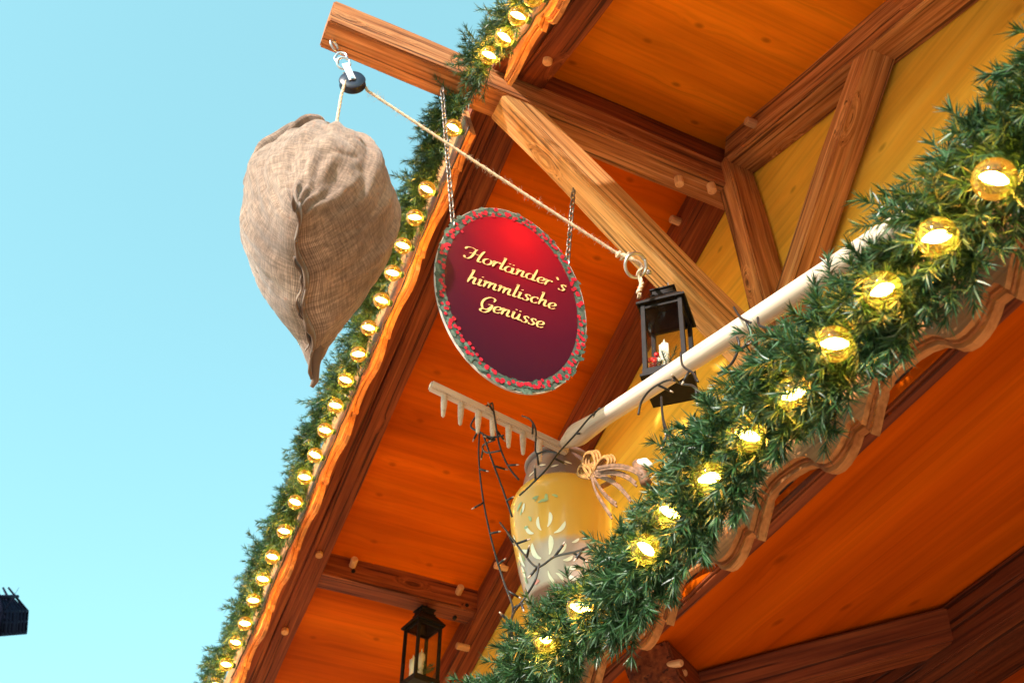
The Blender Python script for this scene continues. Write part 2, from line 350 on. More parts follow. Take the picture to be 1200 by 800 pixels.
# verge rafters behind the boards, wall rafters
def slope_beam(name,x0,x1,y0,y1,zf,h,mat):
    p0=Vector((x0,(y0+y1)/2,zf(x0)));p1=Vector((x1,(y0+y1)/2,zf(x1)))
    return beam(name,p0,p1,abs(y1-y0),h,mat,hut,anchor=(0,1))
slope_beam('verge_rafter',-.07,-4.8,-1.35,-1.235,zb,.165,'red_beam_wood')
slope_beam('verge_rafter',.07,2.9,-1.35,-1.235,zb,.165,'red_beam_wood')
slope_beam('verge_rafter',-.07,-4.8,-1.232,-1.115,zb,.165,'red_beam_wood')
slope_beam('verge_rafter',.07,2.9,-1.232,-1.10,zb,.165,'red_beam_wood')
slope_beam('wall_rafter',-.07,-4.6,-.155,-.002,zb,.168,'red_beam_wood')
slope_beam('wall_rafter',.07,2.9,-.155,-.002,zb,.165,'mid_beam_wood')
# purlin on the left slope
pu=beam('purlin',(-2.88,-1.30,-.66),(-2.88,0,-.66),.16,.152,'red_beam_wood',hut,anchor=(0,1))
# king post and strut on the wall
k0=at(889,365,'y',FY+.02)
beam('king_post',(.060,-.085,.172),(.070,-.085,-.93),.10,.15,'mid_beam_wood',hut,up=Vector((0,-1,0)))
a=at(903,365,'y',FY);b=at(1000,95,'y',FY)
pm=lambda p:Vector((p.x,-.085,p.z))
s0=(at(904,346,'y',FY)+at(925,335,'y',FY))/2; s1=(at(988,92,'y',FY)+at(1010,87,'y',FY))/2
while s1.z<zb(s1.x)+.07: s1=s1+(s1-s0).normalized()*.01
beam('strut',pm(s0-(s1-s0)*.06),pm(s1),.094,.128,'mid_beam_wood',hut,up=Vector((0,-1,0)))
# knee brace under the ridge beam
lo=at(856,384,'x',.06);hi=at(588,112,'x',.06);up0=at(621,120,'x',.06);up1=at(880,363,'x',.06)
ax=(lo-hi).normalized(); nrm=Vector((0,-ax.z,ax.y)); 
if nrm.z<0: nrm=-nrm
hgt=(up0-hi).dot(nrm); hg2=(up1-lo).dot(nrm); hgt=(hgt+hg2)/2
p0=Vector((0,hi.y,hi.z))-ax*.0; p1=Vector((0,lo.y,lo.z))+ax*.30
beam('knee_brace',p0,p1,.12,hgt,'pale_beam_wood',hut,up=nrm,anchor=(0,1))
# wall post beneath the brace foot
beam('wall_post',(.10,-.075,-.95),(.10,-.075,-2.2),.17,.14,'beam_wood',hut,up=Vector((0,-1,0)))
# pegs
def peg(px,py,ax,v,d,l=.05,r=.021,par=hut):
    p=at(px,py,ax,v); d=Vector(d).normalized()
    bm=bmesh.new(); b=lathe([(r*.9,-.03),(r,-.02),(r,l-.004),(r*.85,l)],20,bm)
    q=d.to_track_quat('Z','Y').to_matrix().to_4x4()
    linkw('peg',bm_mesh(bm,'peg'),'peg_wood',par,Matrix.Translation(p)@q)
peg(795,209,'z',0,(0,0,-1));peg(833,217,'z',0,(0,0,-1))
peg(885,146,'y',-.155,(0,-1,0));peg(796,260,'y',-.155,(0,-1,0));peg(589,664,'y',-.155,(0,-1,0));peg(544,758,'y',-.155,(0,-1,0))
peg(413,662,'x',-2.8,(1,-.1,.1),.06);peg(537,694,'x',-2.8,(1,-.1,.1),.06)
for (px,py) in ((374,648),(334,738),(642,70)):
    # on the underside of the verge rafters
    n=(-TL,0,1) if px<600 else (TR,0,1); p=atp(px,py,n,.18)
    bm=bmesh.new(); lathe([(.02,-.03),(.021,-.02),(.021,.018),(.018,.022)],20,bm)
    linkw('peg',bm_mesh(bm,'peg'),'peg_wood',hut,Matrix.Translation(p)@Vector((-n[0],0,-1)).to_track_quat('Z','Y').to_matrix().to_4x4())
# iron bolts heads on purlin
for (px,py) in ((547,709),(414,669),(533,723)):
    p=at(px,py,'x',-2.8); bm=bmesh.new(); lathe([(.012,-.01),(.012,.006),(.009,.009)],14,bm)
    linkw('bolt',bm_mesh(bm,'bolt'),'dark_metal',hut,Matrix.Translation(p)@Matrix.Rotation(R(90),4,'Y'))

# scalloped boards: profile of one bay (u along the board, n outwards below the cusp line), both in bay lengths
PROF=[(0,.0),(.012,-.03),(.03,-.052),(.09,-.058),(.13,-.03),(.18,-.005),(.23,.008),(.285,.011),(.335,.0),(.375,-.025),(.40,-.06),(.45,-.10),(.52,-.125),(.60,-.138),(.70,-.150),(.78,-.150),(.84,-.135),(.90,-.09),(.95,-.045),(.985,-.012)]
PROFV=[(0,.0),(.03,-.055),(.07,-.05),(.14,.01),(.24,.045),(.36,.04),(.50,.0),(.62,-.04),(.74,-.06),(.86,-.06),(.94,-.045),(.98,-.01)]
def scallop(name,A,B,up,out,P,prof,depth,thick,parent,mat='trim_wood',start=0.,k=1.,raise_=0.,endcurve=None):
    """board from A along to B; up = away from the scalloped edge; out = towards the front"""
    A=Vector(A);B=Vector(B); x,_,_=frame(B-A,up); L=(B-A).length; up=(up-up.dot(x)*x).normalized(); out=out.normalized()
    pts=[]
    u=-start*P
    while u<L:
        for (a,n) in prof:
            t=u+a*P
            if 0<=t<=L: pts.append((t,-n*P*k+raise_))
        u+=P
    pts=[(0,pts[0][1])]+[p for p in pts if p[0]>1e-4]+[(L,pts[-1][1])]
    bm=bmesh.new(); top=[];bot=[];top2=[];bot2=[]
    for (t,n) in pts:
        q=A+x*t
        bot.append(bm.verts.new(q+up*n-A));top.append(bm.verts.new(q+up*depth-A))
        bot2.append(bm.verts.new(q+up*n+out*thick-A));top2.append(bm.verts.new(q+up*depth+out*thick-A))
    for i in range(len(pts)-1):
        bm.faces.new((bot[i],bot[i+1],top[i+1],top[i])); bm.faces.new((bot2[i],top2[i],top2[i+1],bot2[i+1]))
        bm.faces.new((bot[i],bot2[i],bot2[i+1],bot[i+1])); bm.faces.new((top[i],top[i+1],top2[i+1],top2[i]))
    bm.faces.new((bot[0],top[0],top2[0],bot2[0])); bm.faces.new((bot[-1],bot2[-1],top2[-1],top[-1]))
    me=bm_mesh(bm,name)
    y=out; z=up; 
    # turn mesh into local axes along the board so that the grain follows it
    mw=Matrix(((x.x,y.x,z.x,A.x),(x.y,y.y,z.y,A.y),(x.z,y.z,z.z,A.z),(0,0,0,1)))
    me.transform(Matrix.Translation(-A)@Matrix.Identity(4)) if False else None
    me.transform((mw.to_3x3().inverted()).to_4x4())
    return linkw(name,me,mat,parent,mw)
Zv=Vector((0,0,1)); Yo=Vector((0,-1,0))
vb=lambda x:(-.167+TL*x) if x<0 else (-.167-TR*x)
PV=.435
for (n_,A,B,st) in (('verge_board',(-.075,0,vb(-.075)),(-4.9,0,vb(-4.9)),.62),('verge_board',(.29,0,vb(.29)),(3.0,0,vb(3.0)),.25)):
    for lay,(y0,th,ra,mt) in enumerate(((-1.352,.018,0,'trim_wood'),(-1.370,.005,.010,'trim_groove'),(-1.375,.010,.016,'trim_wood'))):
        A2=Vector((A[0],y0,A[2]));B2=Vector((B[0],y0,B[2]))
        b=scallop('verge_board' if lay==0 else 'edge_moulding',A2,B2,Zv,Yo,PV,PROFV,.40-lay*.004,th,hut if lay==0 else vbo,mt,st,1.7,ra)
        if lay==0: vbo=b
# awning: fascia board, soffit, covering, beams
FZ=-2.652; PF=.373; x_c=1.110
xs=-3.6
fx0=3.0
st=((fx0-x_c)/PF)%1
for lay,(y0,th,ra,mt) in enumerate(((-.962,.020,0,'trim_wood'),(-.982,.006,.011,'trim_groove'),(-.988,.012,.018,'trim_wood'))):
    b=scallop('fascia_board' if lay==0 else 'edge_moulding',(fx0,y0,FZ),(xs,y0,FZ),Zv,Yo,PF,PROF,.29-lay*.004,th,hut if lay==0 else fbo,mt,1-st if st else 0,1.3,ra+.004)
    if lay==0: fbo=b
beam('eave_board',(-3.6,-.942,-2.612),(3,-.942,-2.612),.036,.22,'red_beam_wood',hut,anchor=(0,1))
AS=.28; az=lambda y:-2.60+AS*(y+.96)
aa=math.atan(AS)
def awn(name,lo,hi,mat,y0=-.96,y1=1.9):
    L=(y1-y0)/math.cos(aa)
    b=box_bm(6.6,L,hi-lo,0,(-.3,L/2,(hi+lo)/2))
    return linkw(name,bm_mesh(b,name),mat,hut,Matrix.Translation((0,y0,az(y0)))@Matrix.Rotation(aa,4,'X'))
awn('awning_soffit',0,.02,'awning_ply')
awn('awning_covering',.023,.08,'roof_shingle',y1=-.002)
aw_n=(0,-AS,1); aw_c=-2.60+AS*.96
def onaw(px,py): return atp(px,py,aw_n,aw_c)
q0=onaw(1106,704);q1=onaw(1200,640)
yb=(q0.y+q1.y)/2
up_aw=Vector(aw_n).normalized()
beam('wall_plate',(-3.4,yb+.07,az(yb)-.03),(3,yb+.07,az(yb)-.03),.14,.15,'shaded_beam_wood',hut,anchor=(0,-.6))
beam('inner_plate',(-3.4,yb+.36,az(yb+.36)-.0),(3,yb+.36,az(yb+.36)),.24,.10,'shaded_beam_wood',hut,anchor=(0,-1))
q2=onaw(821,781); q3=onaw(1100,706); d=(q3-q2).normalized(); sd_=Vector(aw_n).cross(d).normalized()
if sd_.y<0: sd_=-sd_
off=sd_*.055-up_aw*.06
beam('awning_brace',q2-d*.5+off,q3+d*.42+off,.10,.10,'red_beam_wood',hut,up=up_aw)
q4=onaw(752,757);q5=onaw(812,815); d=(q5-q4).normalized()
beam('awning_bracket',q4-up_aw*.05+d*.02,q5+d*.4-up_aw*.05,.13,.10,'red_beam_wood',hut,up=up_aw)
# wooden tongue under the fascia with two pegs
for (px,py) in ((776,752),(781,764)):
    p=onaw(px,py)-up_aw*.06; bm=bmesh.new(); lathe([(.008,-.05),(.010,.03),(.008,.036)],12,bm)
    linkw('peg',bm_mesh(bm,'peg'),'peg_wood',hut,Matrix.Translation(p)@Vector((.8,.3,-.2)).to_track_quat('Z','Y').to_matrix().to_4x4())
peg(1113,762,'z',az(yb+.3)-.12,(.2,-1,-.2),.05,.016)
# unseen walls, counter, floor, added to darken the beams; corner posts carry the awning
for nm,(xa,xb,ya,yb_,za,zb_),mt in (('back_wall',(-3.5,3.0,1.80,1.84,-5.5,-1.86),'shaded_beam_wood'),('side_wall',(-3.54,-3.50,.05,1.80,-5.5,-2.2),'shaded_beam_wood'),
    ('side_wall',(3.0,3.04,.05,1.80,-5.5,-2.2),'shaded_beam_wood'),('counter_wall',(-3.5,3.0,.02,.06,-5.5,-4.45),'beam_wood'),('counter_top',(-3.5,3.0,-.25,.40,-4.447,-4.40),'pale_beam_wood'),('hut_floor',(-3.5,3.0,.06,1.80,-5.497,-5.40),'shaded_beam_wood')):
    b=box_bm(xb-xa,yb_-ya,zb_-za,.003); linkw(nm,bm_mesh(b),mt,hut,Matrix.Translation(((xa+xb)/2,(ya+yb_)/2,(za+zb_)/2)))
for x in (-3.3,2.9):
    beam('corner_post',(x,.05,-5.5),(x,.05,-2.45),.15,.15,'red_beam_wood',hut,up=Vector((0,1,0)))

# ------------------------------------------------------------------ garlands
def garland(name,label,path,rad,ntw,twl,nneed,nlen,nw,seed,bulbs=(),clear=.05,squash=1.,flat_dir=None,cluster=.5):
    rg=np.random.default_rng(seed)
    P=np.array([list(p) for p in path]); seg=np.linalg.norm(np.diff(P,axis=0),axis=1); cs=np.r_[0,np.cumsum(seg)]
    L=cs[-1]
    s=rg.uniform(0,L,ntw); s=s+cluster*.03*np.sin(s*40)
    s=np.clip(s,0,L)
    pos=np.stack([np.interp(s,cs,P[:,i]) for i in range(3)],1)
    e=.01; pos2=np.stack([np.interp(np.clip(s+e,0,L),cs,P[:,i]) for i in range(3)],1)-np.stack([np.interp(np.clip(s-e,0,L),cs,P[:,i]) for i in range(3)],1)
    T=pos2/np.linalg.norm(pos2,axis=1,keepdims=True)
    r=rg.normal(size=(ntw,3)); r-= (r*T).sum(1,keepdims=True)*T; r/=np.linalg.norm(r,axis=1,keepdims=True)
    if flat_dir is not None:
        fd=np.array(flat_dir,float); dd=(r@fd); r=r+np.where(dd<-.2,-1.3*dd,0)[:,None]*fd; r/=np.linalg.norm(r,axis=1,keepdims=True)
    sign=rg.choice([-1,1],ntw,p=[.35,.65])[:,None]
    ax=r*rg.uniform(.75,1.0,(ntw,1))+T*sign*rg.uniform(.2,.9,(ntw,1)); ax/=np.linalg.norm(ax,axis=1,keepdims=True)
    l=rg.uniform(.55,1.15,ntw)*twl*(1+.25*np.sin(s*17)+.15*np.sin(s*43+1)); 
    base=pos+r*rg.uniform(0,.3,(ntw,1))*rad
    keep=np.ones(ntw,bool)
    B=np.array([list(b) for b in bulbs]) if len(bulbs) else np.zeros((0,3))
    for b in B:
        for f in (.35,.6,.85,1.1):
            keep&=np.linalg.norm(base+ax*(l*f)[:,None]-b,axis=1)>clear
    base,ax,l,T,s=base[keep],ax[keep],l[keep],T[keep],s[keep]; n=len(l)
    # twig droop curve
    k=nneed
    t=rg.uniform(.12,1.0,(n,k)); t[:, :8]=rg.uniform(.9,1.02,(n,8))
    droop=np.array([0,0,-1.])*.25
    c=base[:,None,:]+ax[:,None,:]*(t*l[:,None])[...,None]+droop*((t**2)*l[:,None]*.35)[...,None]
    rr=rg.normal(size=(n,k,3)); rr-=(rr*ax[:,None,:]).sum(2,keepdims=True)*ax[:,None,:]; rr/=np.linalg.norm(rr,axis=2,keepdims=True)
    spread=rg.uniform(.70,1.25,(n,k,1))*np.where(t[...,None]>.9,.6,1)
    nd=ax[:,None,:]*1.0*np.cos(spread)+rr*np.sin(spread); nd/=np.linalg.norm(nd,axis=2,keepdims=True)
    nl=(nlen*rg.uniform(.7,1.15,(n,k)))[...,None]
    wd=np.cross(nd,rg.normal(size=(n,k,3))); wd/=np.linalg.norm(wd,axis=2,keepdims=True)
    bend=np.array([0,0,-1.])*.08+rg.normal(size=(n,k,3))*.07
    v0=c-wd*nw*.5; v1=c+wd*nw*.5
    mid=c+nd*nl*.55+bend*nl*.3
    v2=mid+wd*nw*.45; v3=mid-wd*nw*.45; v4=c+(nd+bend)*nl
    V=np.stack([v0,v1,v2,v3,v4],2).reshape(-1,3)
    m=n*k; idx=np.arange(m)*5
    org=np.array(P[0]); 
    me=bpy.data.meshes.new(name)
    faces=np.concatenate([np.stack([idx,idx+1,idx+2,idx+3],1).ravel()]); tri=np.stack([idx+3,idx+2,idx+4],1).ravel()
    me.vertices.add(len(V)); me.vertices.foreach_set('co',(V-org).astype(np.float32).ravel())
    me.loops.add(m*7); me.loops.foreach_set('vertex_index',np.r_[faces,tri].astype(np.int32))
    me.polygons.add(m*2); ls=np.r_[np.arange(m)*4,m*4+np.arange(m)*3]; lt=np.r_[np.full(m,4),np.full(m,3)]
    me.polygons.foreach_set('loop_start',ls.astype(np.int32)); me.update(calc_edges=True); me.validate()
    root=thing(name,label,'garland',P[0],'artificial pine garlands on the hut')
    linkw('foliage',me,'pine_needle',root,Matrix.Translation(Vector(org)))
    bm=bmesh.new(); tube_into(bm,[Vector(p)-Vector(org) for p in P],.009,7)
    for i in range(0,n,1):
        a=Vector(base[i]-org); b=Vector(base[i]+ax[i]*l[i]-org)+Vector((0,0,-.09*l[i])); tube_into(bm,[a,b],[.0028,.0014],3,cap=False)
    linkw('stem',bm_mesh(bm,'stem'),'fir_green',root,Matrix.Translation(Vector(org)))
    return root
# globe bulbs
def make_bulb(r=.043):
    bm=bmesh.new(); bmesh.ops.create_uvsphere(bm,u_segments=28,v_segments=18,radius=r)
    g=bm_mesh(bm,'bulb')
    for p in g.polygons: p.use_smooth=True
    g.materials.append(MATS['amber_glass'])
    b=bmesh.new()
    for k in range(3):
        a=k*math.pi*2/3+.5; q=[(math.cos(a)*r*d,math.sin(a)*r*d,r*z) for d,z in ((.05,-.72),(.17,-.35),(.20,0),(.17,.35),(.05,.72))]
        tube_into(b,q,[r*.05,r*.12,r*.15,r*.12,r*.05],8)
    f=bm_mesh(b,'filament'); f.materials.append(MATS['filament'])
    b=bmesh.new(); lathe([(r*.34,-r*.95),(r*.38,-r*1.0),(r*.36,-r*1.35),(r*.25,-r*1.4)],16,b); s=bm_mesh(b,'socket'); s.materials.append(MATS['fir_green'])
    return g,f,s
BULB=make_bulb(.034)
def string(name,label,pts,aims,sizes=None,back=(0,.05,0),cat='light string'):
    root=thing(name,label,cat,pts[0],'globe bulb light strings on the garlands')
    cp=[Vector(p)+Vector(back) for p in pts]
    path=[]
    for i in range(len(cp)-1):
        for k in range(6):
            t=k/6; path.append(cp[i].lerp(cp[i+1],t)+Vector((0,0,-.02*math.sin(math.pi*t))))
    path.append(cp[-1])
    tube('cable',path,.004,'cable',root,6)
    for i,p in enumerate(pts):
        z=Vector(aims[i]).normalized(); q=z.to_track_quat('Z','Y').to_matrix().to_4x4()
        sc=sizes[i] if sizes else 1
        mw=Matrix.Translation(Vector(p))@q@Matrix.Scale(sc,4)
        o=linkw('bulb',BULB[0],None,root,mw)
        for nm,me in (('filament',BULB[1]),('socket',BULB[2])):
            c=bpy.data.objects.new(nm,me); col.objects.link(c); c.parent=o
    return root
YB=-1.475
vl=[(531,150),(500,222),(486,255),(472,288),(460,320),(447,352),(432,384),(420,415),(405,445),(393,475),(381,504),(369,533),(357,559),(346,588),(333,622),(319,652),(308,678),(297,703),(287,730),(276,752),(265,778),(254,802)]
vu=[(573,65),(591,44),(607,19),(625,-4)]
VL=[at(x,y,'y',YB) for x,y in vl]; VU=[at(x,y,'y',YB) for x,y in vu]
aimv=lambda n:[(rnd.uniform(-.25,.25),-1,rnd.uniform(-.25,.1)) for _ in range(n)]
string('globe_light_string','long string of small amber globe bulbs along the left roof edge below the hoist beam',VL,aimv(len(VL)),[1.1]*len(VL),(0,.07,.06))
string('globe_light_string','short string of amber globe bulbs on the roof edge above the hoist beam',VU,aimv(len(VU)),[1.1]*len(VU),(0,.07,.06))
ff=[(1165,210,1.),(1098,278,1),(1034,340,1),(978,403,1),(930,462,1),(876,510,1),(832,560,1),(785,600,1),(757,643,1),(715,676,.7),(680,712,1),(640,748,1),(622,777,.7)]
FBY=-1.19
FB=[at(x,y,'y',FBY if s>.9 else FBY+.05) for x,y,s in ff]
FBx=[FB[0]+Vector((.19,0,0)),FB[0]+Vector((.38,0,0))]
FB2=FBx[::-1]+FB
string('globe_light_string','string of big lit amber globe bulbs in the near pine garland along the awning',FB2,[(rnd.uniform(-.6,.5),-1,rnd.uniform(-.7,.25)) for _ in FB2],[.95]*2+[ .95*(s if s<.9 else 1) for _,_,s in ff],(0,.09,.05))
# fascia garland
gp=[(x,-1.115+.015*math.sin(x*5),-2.602+.02*math.sin(x*7+1)+.045*max(0,min(1,(x-1.1)/.5))) for x in np.arange(2.4,-2.6,-.05)]
garland('pine_garland','thick dark green pine garland with big bulbs draped along the scalloped awning board',gp,.15,3300,.100,88,.031,.0026,3,FB2,.018,flat_dir=(0,-1,0))
VG=[at(405,430,'y',YB+.02)]
vgl=[]
for x in np.arange(-.02,-4.6,-.06): vgl.append((x,-1.44+.01*math.sin(x*8),vb(x)+.15+.02*math.sin(x*6)))
garland('pine_garland','long pine garland with small bulbs on the left roof edge below the hoist beam',vgl,.12,2800,.110,60,.034,.0024,5,[q+Vector(o_) for q in VL for o_ in ((0,0,0),(.03,-.05,-.06))],.042,flat_dir=(0,-1,0))
vgu=[(x,-1.44,vb(x)+.13) for x in np.arange(.14,2.6,.06)]
garland('pine_garland','short pine garland on the roof edge above the hoist beam at the top',vgu,.12,1300,.105,56,.034,.0024,6,[q+Vector(o_) for q in VU for o_ in ((0,0,0),(.03,-.05,-.06))],.042,flat_dir=(0,-1,0))


# ------------------------------------------------------------------ pulley, ropes, sack
def chain(name,p0,p1,parent,mat='chain_metal',pitch=.030,r=.0032,wl=.009):
    p0=Vector(p0);p1=Vector(p1); L=(p1-p0).length; n=max(2,round(L/pitch)); x,y,z=frame(p1-p0,Vector((1,.3,.2)))
    bm=bmesh.new()
    for i in range(n):
        c=p0+(p1-p0)*((i+.5)/n); s=y if i%2 else z; hl=L/n*.5+r*1.2
        ring=[]
        for k in range(14):
            a=2*math.pi*k/14; ca=math.cos(a); sa=math.sin(a)
            ring.append(c+x*(math.copysign(hl-wl,ca)*(1 if abs(ca)>.01 else 0)+ca*wl)+s*sa*wl-p0)
        ring.append(ring[0]); tube_into(bm,ring,r,6,cap=False)
    return linkw(name,bm_mesh(bm,name),mat,parent,Matrix.Translation(p0),True)
def ropepts(a,b,n=40,sag=.0):
    a=Vector(a);b=Vector(b); return [a.lerp(b,i/n)+Vector((0,0,-sag*4*(i/n)*(1-i/n))) for i in range(n+1)]
def rope_bm(bm,pts,r,org,twist=70):
    # three twisted strands
    pts=[Vector(p) for p in pts]
    for s in range(3):
        out=[];d=0
        for i,p in enumerate(pts):
            t=(pts[min(i+1,len(pts)-1)]-pts[max(i-1,0)]).normalized()
            u=t.orthogonal().normalized() if i==0 else (u-u.dot(t)*t).normalized()
            v=t.cross(u)
            if i: d+=(pts[i]-pts[i-1]).length
            a=d*twist+s*2.094
            out.append(p+(u*math.cos(a)+v*math.sin(a))*r*.5-org)
        tube_into(bm,out,r*.62,6)
def fuzz(bm,pts,r,org,n,seed):
    rg=random.Random(seed)
    for _ in range(n):
        i=rg.randrange(len(pts)-1); p=Vector(pts[i]).lerp(Vector(pts[i+1]),rg.random())-org
        d=Vector((rg.gauss(0,1),rg.gauss(0,1),rg.gauss(0,1))).normalized()
        tube_into(bm,[p,p+d*r*1.6,p+d*rg.uniform(1.8,3.6)*r+Vector((rg.gauss(0,1),rg.gauss(0,1),rg.gauss(0,1)))*r*.6],[.0006,.0005,.0003],3,cap=False)
hk=Vector((.0,-2.0,0))
PUx=.0
pc=at(413,97,'x',PUx)      # sheave centre
pt=at(395,58,'x',PUx)
pul=thing('rope_pulley','dark pulley with white cheek plate hooked under the end of the hoist beam','pulley',(pc.x,pc.y,pc.z))
ax_=(pc-pt).normalized(); nx=Vector((1,0,0)).lerp(Vector((.85,-.30,-.22)),1).normalized()
nx=(nx-nx.dot(ax_)*ax_).normalized(); ty=ax_.cross(nx)
pm_=Matrix(((ty.x,ax_.x,nx.x,pc.x),(ty.y,ax_.y,nx.y,pc.y),(ty.z,ax_.z,nx.z,pc.z),(0,0,0,1)))
bm=bmesh.new(); lathe([(.020,-.017),(.050,-.017),(.053,-.012),(.038,-.003),(.038,.003),(.053,.012),(.050,.017),(.020,.017)],40,bm)
linkw('sheave',bm_mesh(bm),'black_plastic',pul,pm_,True)
for s in (-1,1):
    b=box_bm(.028,.105,.004,.0015,(0,-.045,s*.021)); linkw('cheek_plate',bm_mesh(b),'white_plate',pul,pm_)
bm=bmesh.new(); lathe([(.008,-.027),(.008,.027)],12,bm); linkw('axle',bm_mesh(bm),'steel',pul,pm_)
def ringpts(c,n,r,k=24,ph=0,arc=1.):
    n=Vector(n).normalized(); u=n.orthogonal().normalized(); v=n.cross(u)
    return [Vector(c)+(u*math.cos(ph+2*math.pi*arc*i/k)+v*math.sin(ph+2*math.pi*arc*i/k))*r for i in range(k+1)]
top=pc-ax_*.105
tube('shackle',ringpts(top-ax_*.022,nx+ax_*.4,.026),.0055,'steel',pul,8)
tube('snap_hook',smoothpath([top-ax_*.03+ty*.02,top-ax_*.06+ty*.026,top-ax_*.09,top-ax_*.075-ty*.024,top-ax_*.04-ty*.02]),.0055,'steel',pul,8)
e0=at(393,49,'z',0); eye=thing('screw_eye','steel screw eye in the underside of the hoist beam end','screw eye',e0)
tube('eye_ring',ringpts(e0+Vector((0,0,-.035)),(1,.6,0),.024),.005,'steel',eye,8)
tube('eye_shank',[e0+Vector((0,0,.02)),e0+Vector((0,0,-.014))],.005,'steel',eye,8)

# hoist rope: from the ring on the brace over the sheave down to the sack
rg_=at(733,303,'x',.075); ra=pc+Vector((0,.052,-.02)); ra=at(430,106,'x',pc.x)
rb=at(400,112,'x',pc.x); neck=at(393,153,'x',0)
arc=[]
for i in range(13):
    a=i/12
    arc.append(None)
up_=smoothpath([ra,pc+Vector((.0,.035,.035)),pc+Vector((0,-.02,.045)),rb],8)
rp=ropepts(rg_,ra,70,.006)+up_[1:]+ropepts(rb,neck,16)[1:]
org=Vector(rg_); bm=bmesh.new(); rope_bm(bm,rp,.0060,org); fuzz(bm,rp[:72],.007,org,420,3)
rope=linkw('hoist_rope',bm_mesh(bm),'rope_fibre',None,Matrix.Translation(org),True); tag(rope,'pale hemp rope running from the brace over the pulley down to the sack','rope')
# knot and tail
kp=at(750,312,'x',.085)
bm=bmesh.new(); K=[at(x,y,'x',.085+z) for x,y,z in ((722,297,0),(732,300,.012),(742,305,.02),(752,312,.012),(748,322,0),(752,332,.0),(748,343,.01))]
kk=smoothpath(K,8); o2=kk[0]; rope_bm(bm,kk,.0085,o2)
for i,(cx,cy) in enumerate(((725,298),(730,301),(735,300))):
    rr=ringpts(at(cx,cy,'x',.085),(rg_-ra),.011,16); rope_bm(bm,rr,.006,o2)
e=kk[-1]
for i in range(26):
    d=Vector((rnd.gauss(0,.35),rnd.gauss(0,.35),-1)).normalized(); tube_into(bm,[e-o2,e-o2+d*.025],[.0016,.001],4)
o=linkw('knot',bm_mesh(bm),'rope_fibre',rope,Matrix.Translation(o2),True)
er=thing('ring_bolt','steel ring bolted to the knee brace that holds the hoist rope','ring bolt',at(757,316,'x',.06))
tube('ring',ringpts(at(745,311,'x',.110),(.75,.1,-.65),.046,32),.0065,'steel',er,8)
tube('bolt',[at(757,318,'x',.05),at(761,319,'x',.10)],.009,'steel',er,10)

# sack
def loft_sack():
    M0=at(357,340,'x',0); A=at(346,238,'z',M0.z+.10); B=at(369,437,'z',M0.z-.06)
    T=at(392,158,'x',0)
    C0=(A+B)/2
    s=(B-A); Ls=s.length; s.normalize()
    return A,B,T,s,Ls
A,B,T,sv,Ls=loft_sack()
mid=at(370,285,'x',0)
up=(T-(A+B)/2).normalized()
pv=up.cross(sv).normalized()
nr,ns=96,168
rg=np.random.default_rng(4)
def nz(x,y,z,seed=0):
    from mathutils import noise
    return noise.noise(Vector((x,y,z+seed*7.3)))
sack=thing('burlap_sack','filled tan burlap sack hanging from the hoist rope against the sky','sack',T)
V=[];F=[];UV=[]
Cb=(A+B)/2+ (A-B).normalized()*.0
WID=.262; 
for i in range(nr+1):
    t=i/nr
    # envelope: half width across (pv) and along the seam (sv)
    e=math.sin(math.pi*min(1,t*.5/.5)*.5)
    prof=(math.sin(math.pi*min(t,1)**1.04)**.66) if t<.985 else (math.sin(math.pi*.985**1.04)**.66)*(1-t)/.015
    b=WID*prof
    a_body=.27*(math.sin(math.pi*min(1,t**1.0*.80))**.75)
    k=max(0,(t-.45)/.55); k=k*k*(3-2*k)
    a=a_body*(1-k)+k*Ls/2
    if t<.03: pass
    neckr=.035
    a=max(a,neckr*(1-t)); b=max(b,neckr*(1-t) if t<.5 else .004)
    c=T.lerp(Cb,t)
    # belly sags outwards
    c=c+Vector((0,0,-.03))*math.sin(math.pi*t)
    for j in range(ns):
        th=2*math.pi*j/ns; ct,st_=math.cos(th),math.sin(th)
        pw=2.0-.25*k
        r=(abs(ct)**pw+abs(st_)**pw)**(-1/pw)
        x=a*r*ct; y=b*r*st_
        # pleats radiating from the tied neck, folds near the corners
        pl=(.055*math.exp(-t*7.5)*math.sin(th*9+2*math.sin(th*2)+t*3)+.03*math.exp(-t*4)*math.sin(th*17+1))
        fo=.020*nz(3*ct,3*st_,t*4,1)+.016*nz(7*ct,7*st_,t*5,2)*(.5+t)
        near=abs(ct)**3*k
        fo-=.006*max(0,1-abs(nz(2.2*ct+1,2.2*st_,t*7+ct,6))*7)**2+.004*max(0,1-abs(nz(5*ct,5*st_,t*9,8))*6)**2
        fo+=.005*near*math.sin(th*30+t*25)
        sc=1+(pl+fo)*3.0*(1 if t<.97 else (1-t)/.03)
        p=c+sv*x*sc*(1+.0*t)+pv*y*sc
        if t>.93: p+=pv*.012*math.sin(x*30)*((t-.93)/.07)
        V.append(p-T); UV.append((j/ns*2.2,t))
def lofted(V,UV,nr,ns,closed=True):
    me=bpy.data.meshes.new('s'); F=[]; L=[]
    for i in range(nr):
        for j in range(ns):
            j2=(j+1)%ns; F.append((i*ns+j,i*ns+j2,(i+1)*ns+j2,(i+1)*ns+j))
            u0=UV[i*ns+j];u1=(u0[0]+2.2/ns,u0[1]);u3=UV[(i+1)*ns+j];u2=(u3[0]+2.2/ns,u3[1]); L+= [u0,u1,u2,u3]
    me.from_pydata([tuple(v) for v in V],[],F); uv=me.uv_layers.new(name='UVMap')
    for q,u in zip(uv.data,L): q.uv=u
    me.update(); return me
linkw('sack_body',lofted(V,UV,nr,ns),'burlap',sack,Matrix.Translation(T),True)
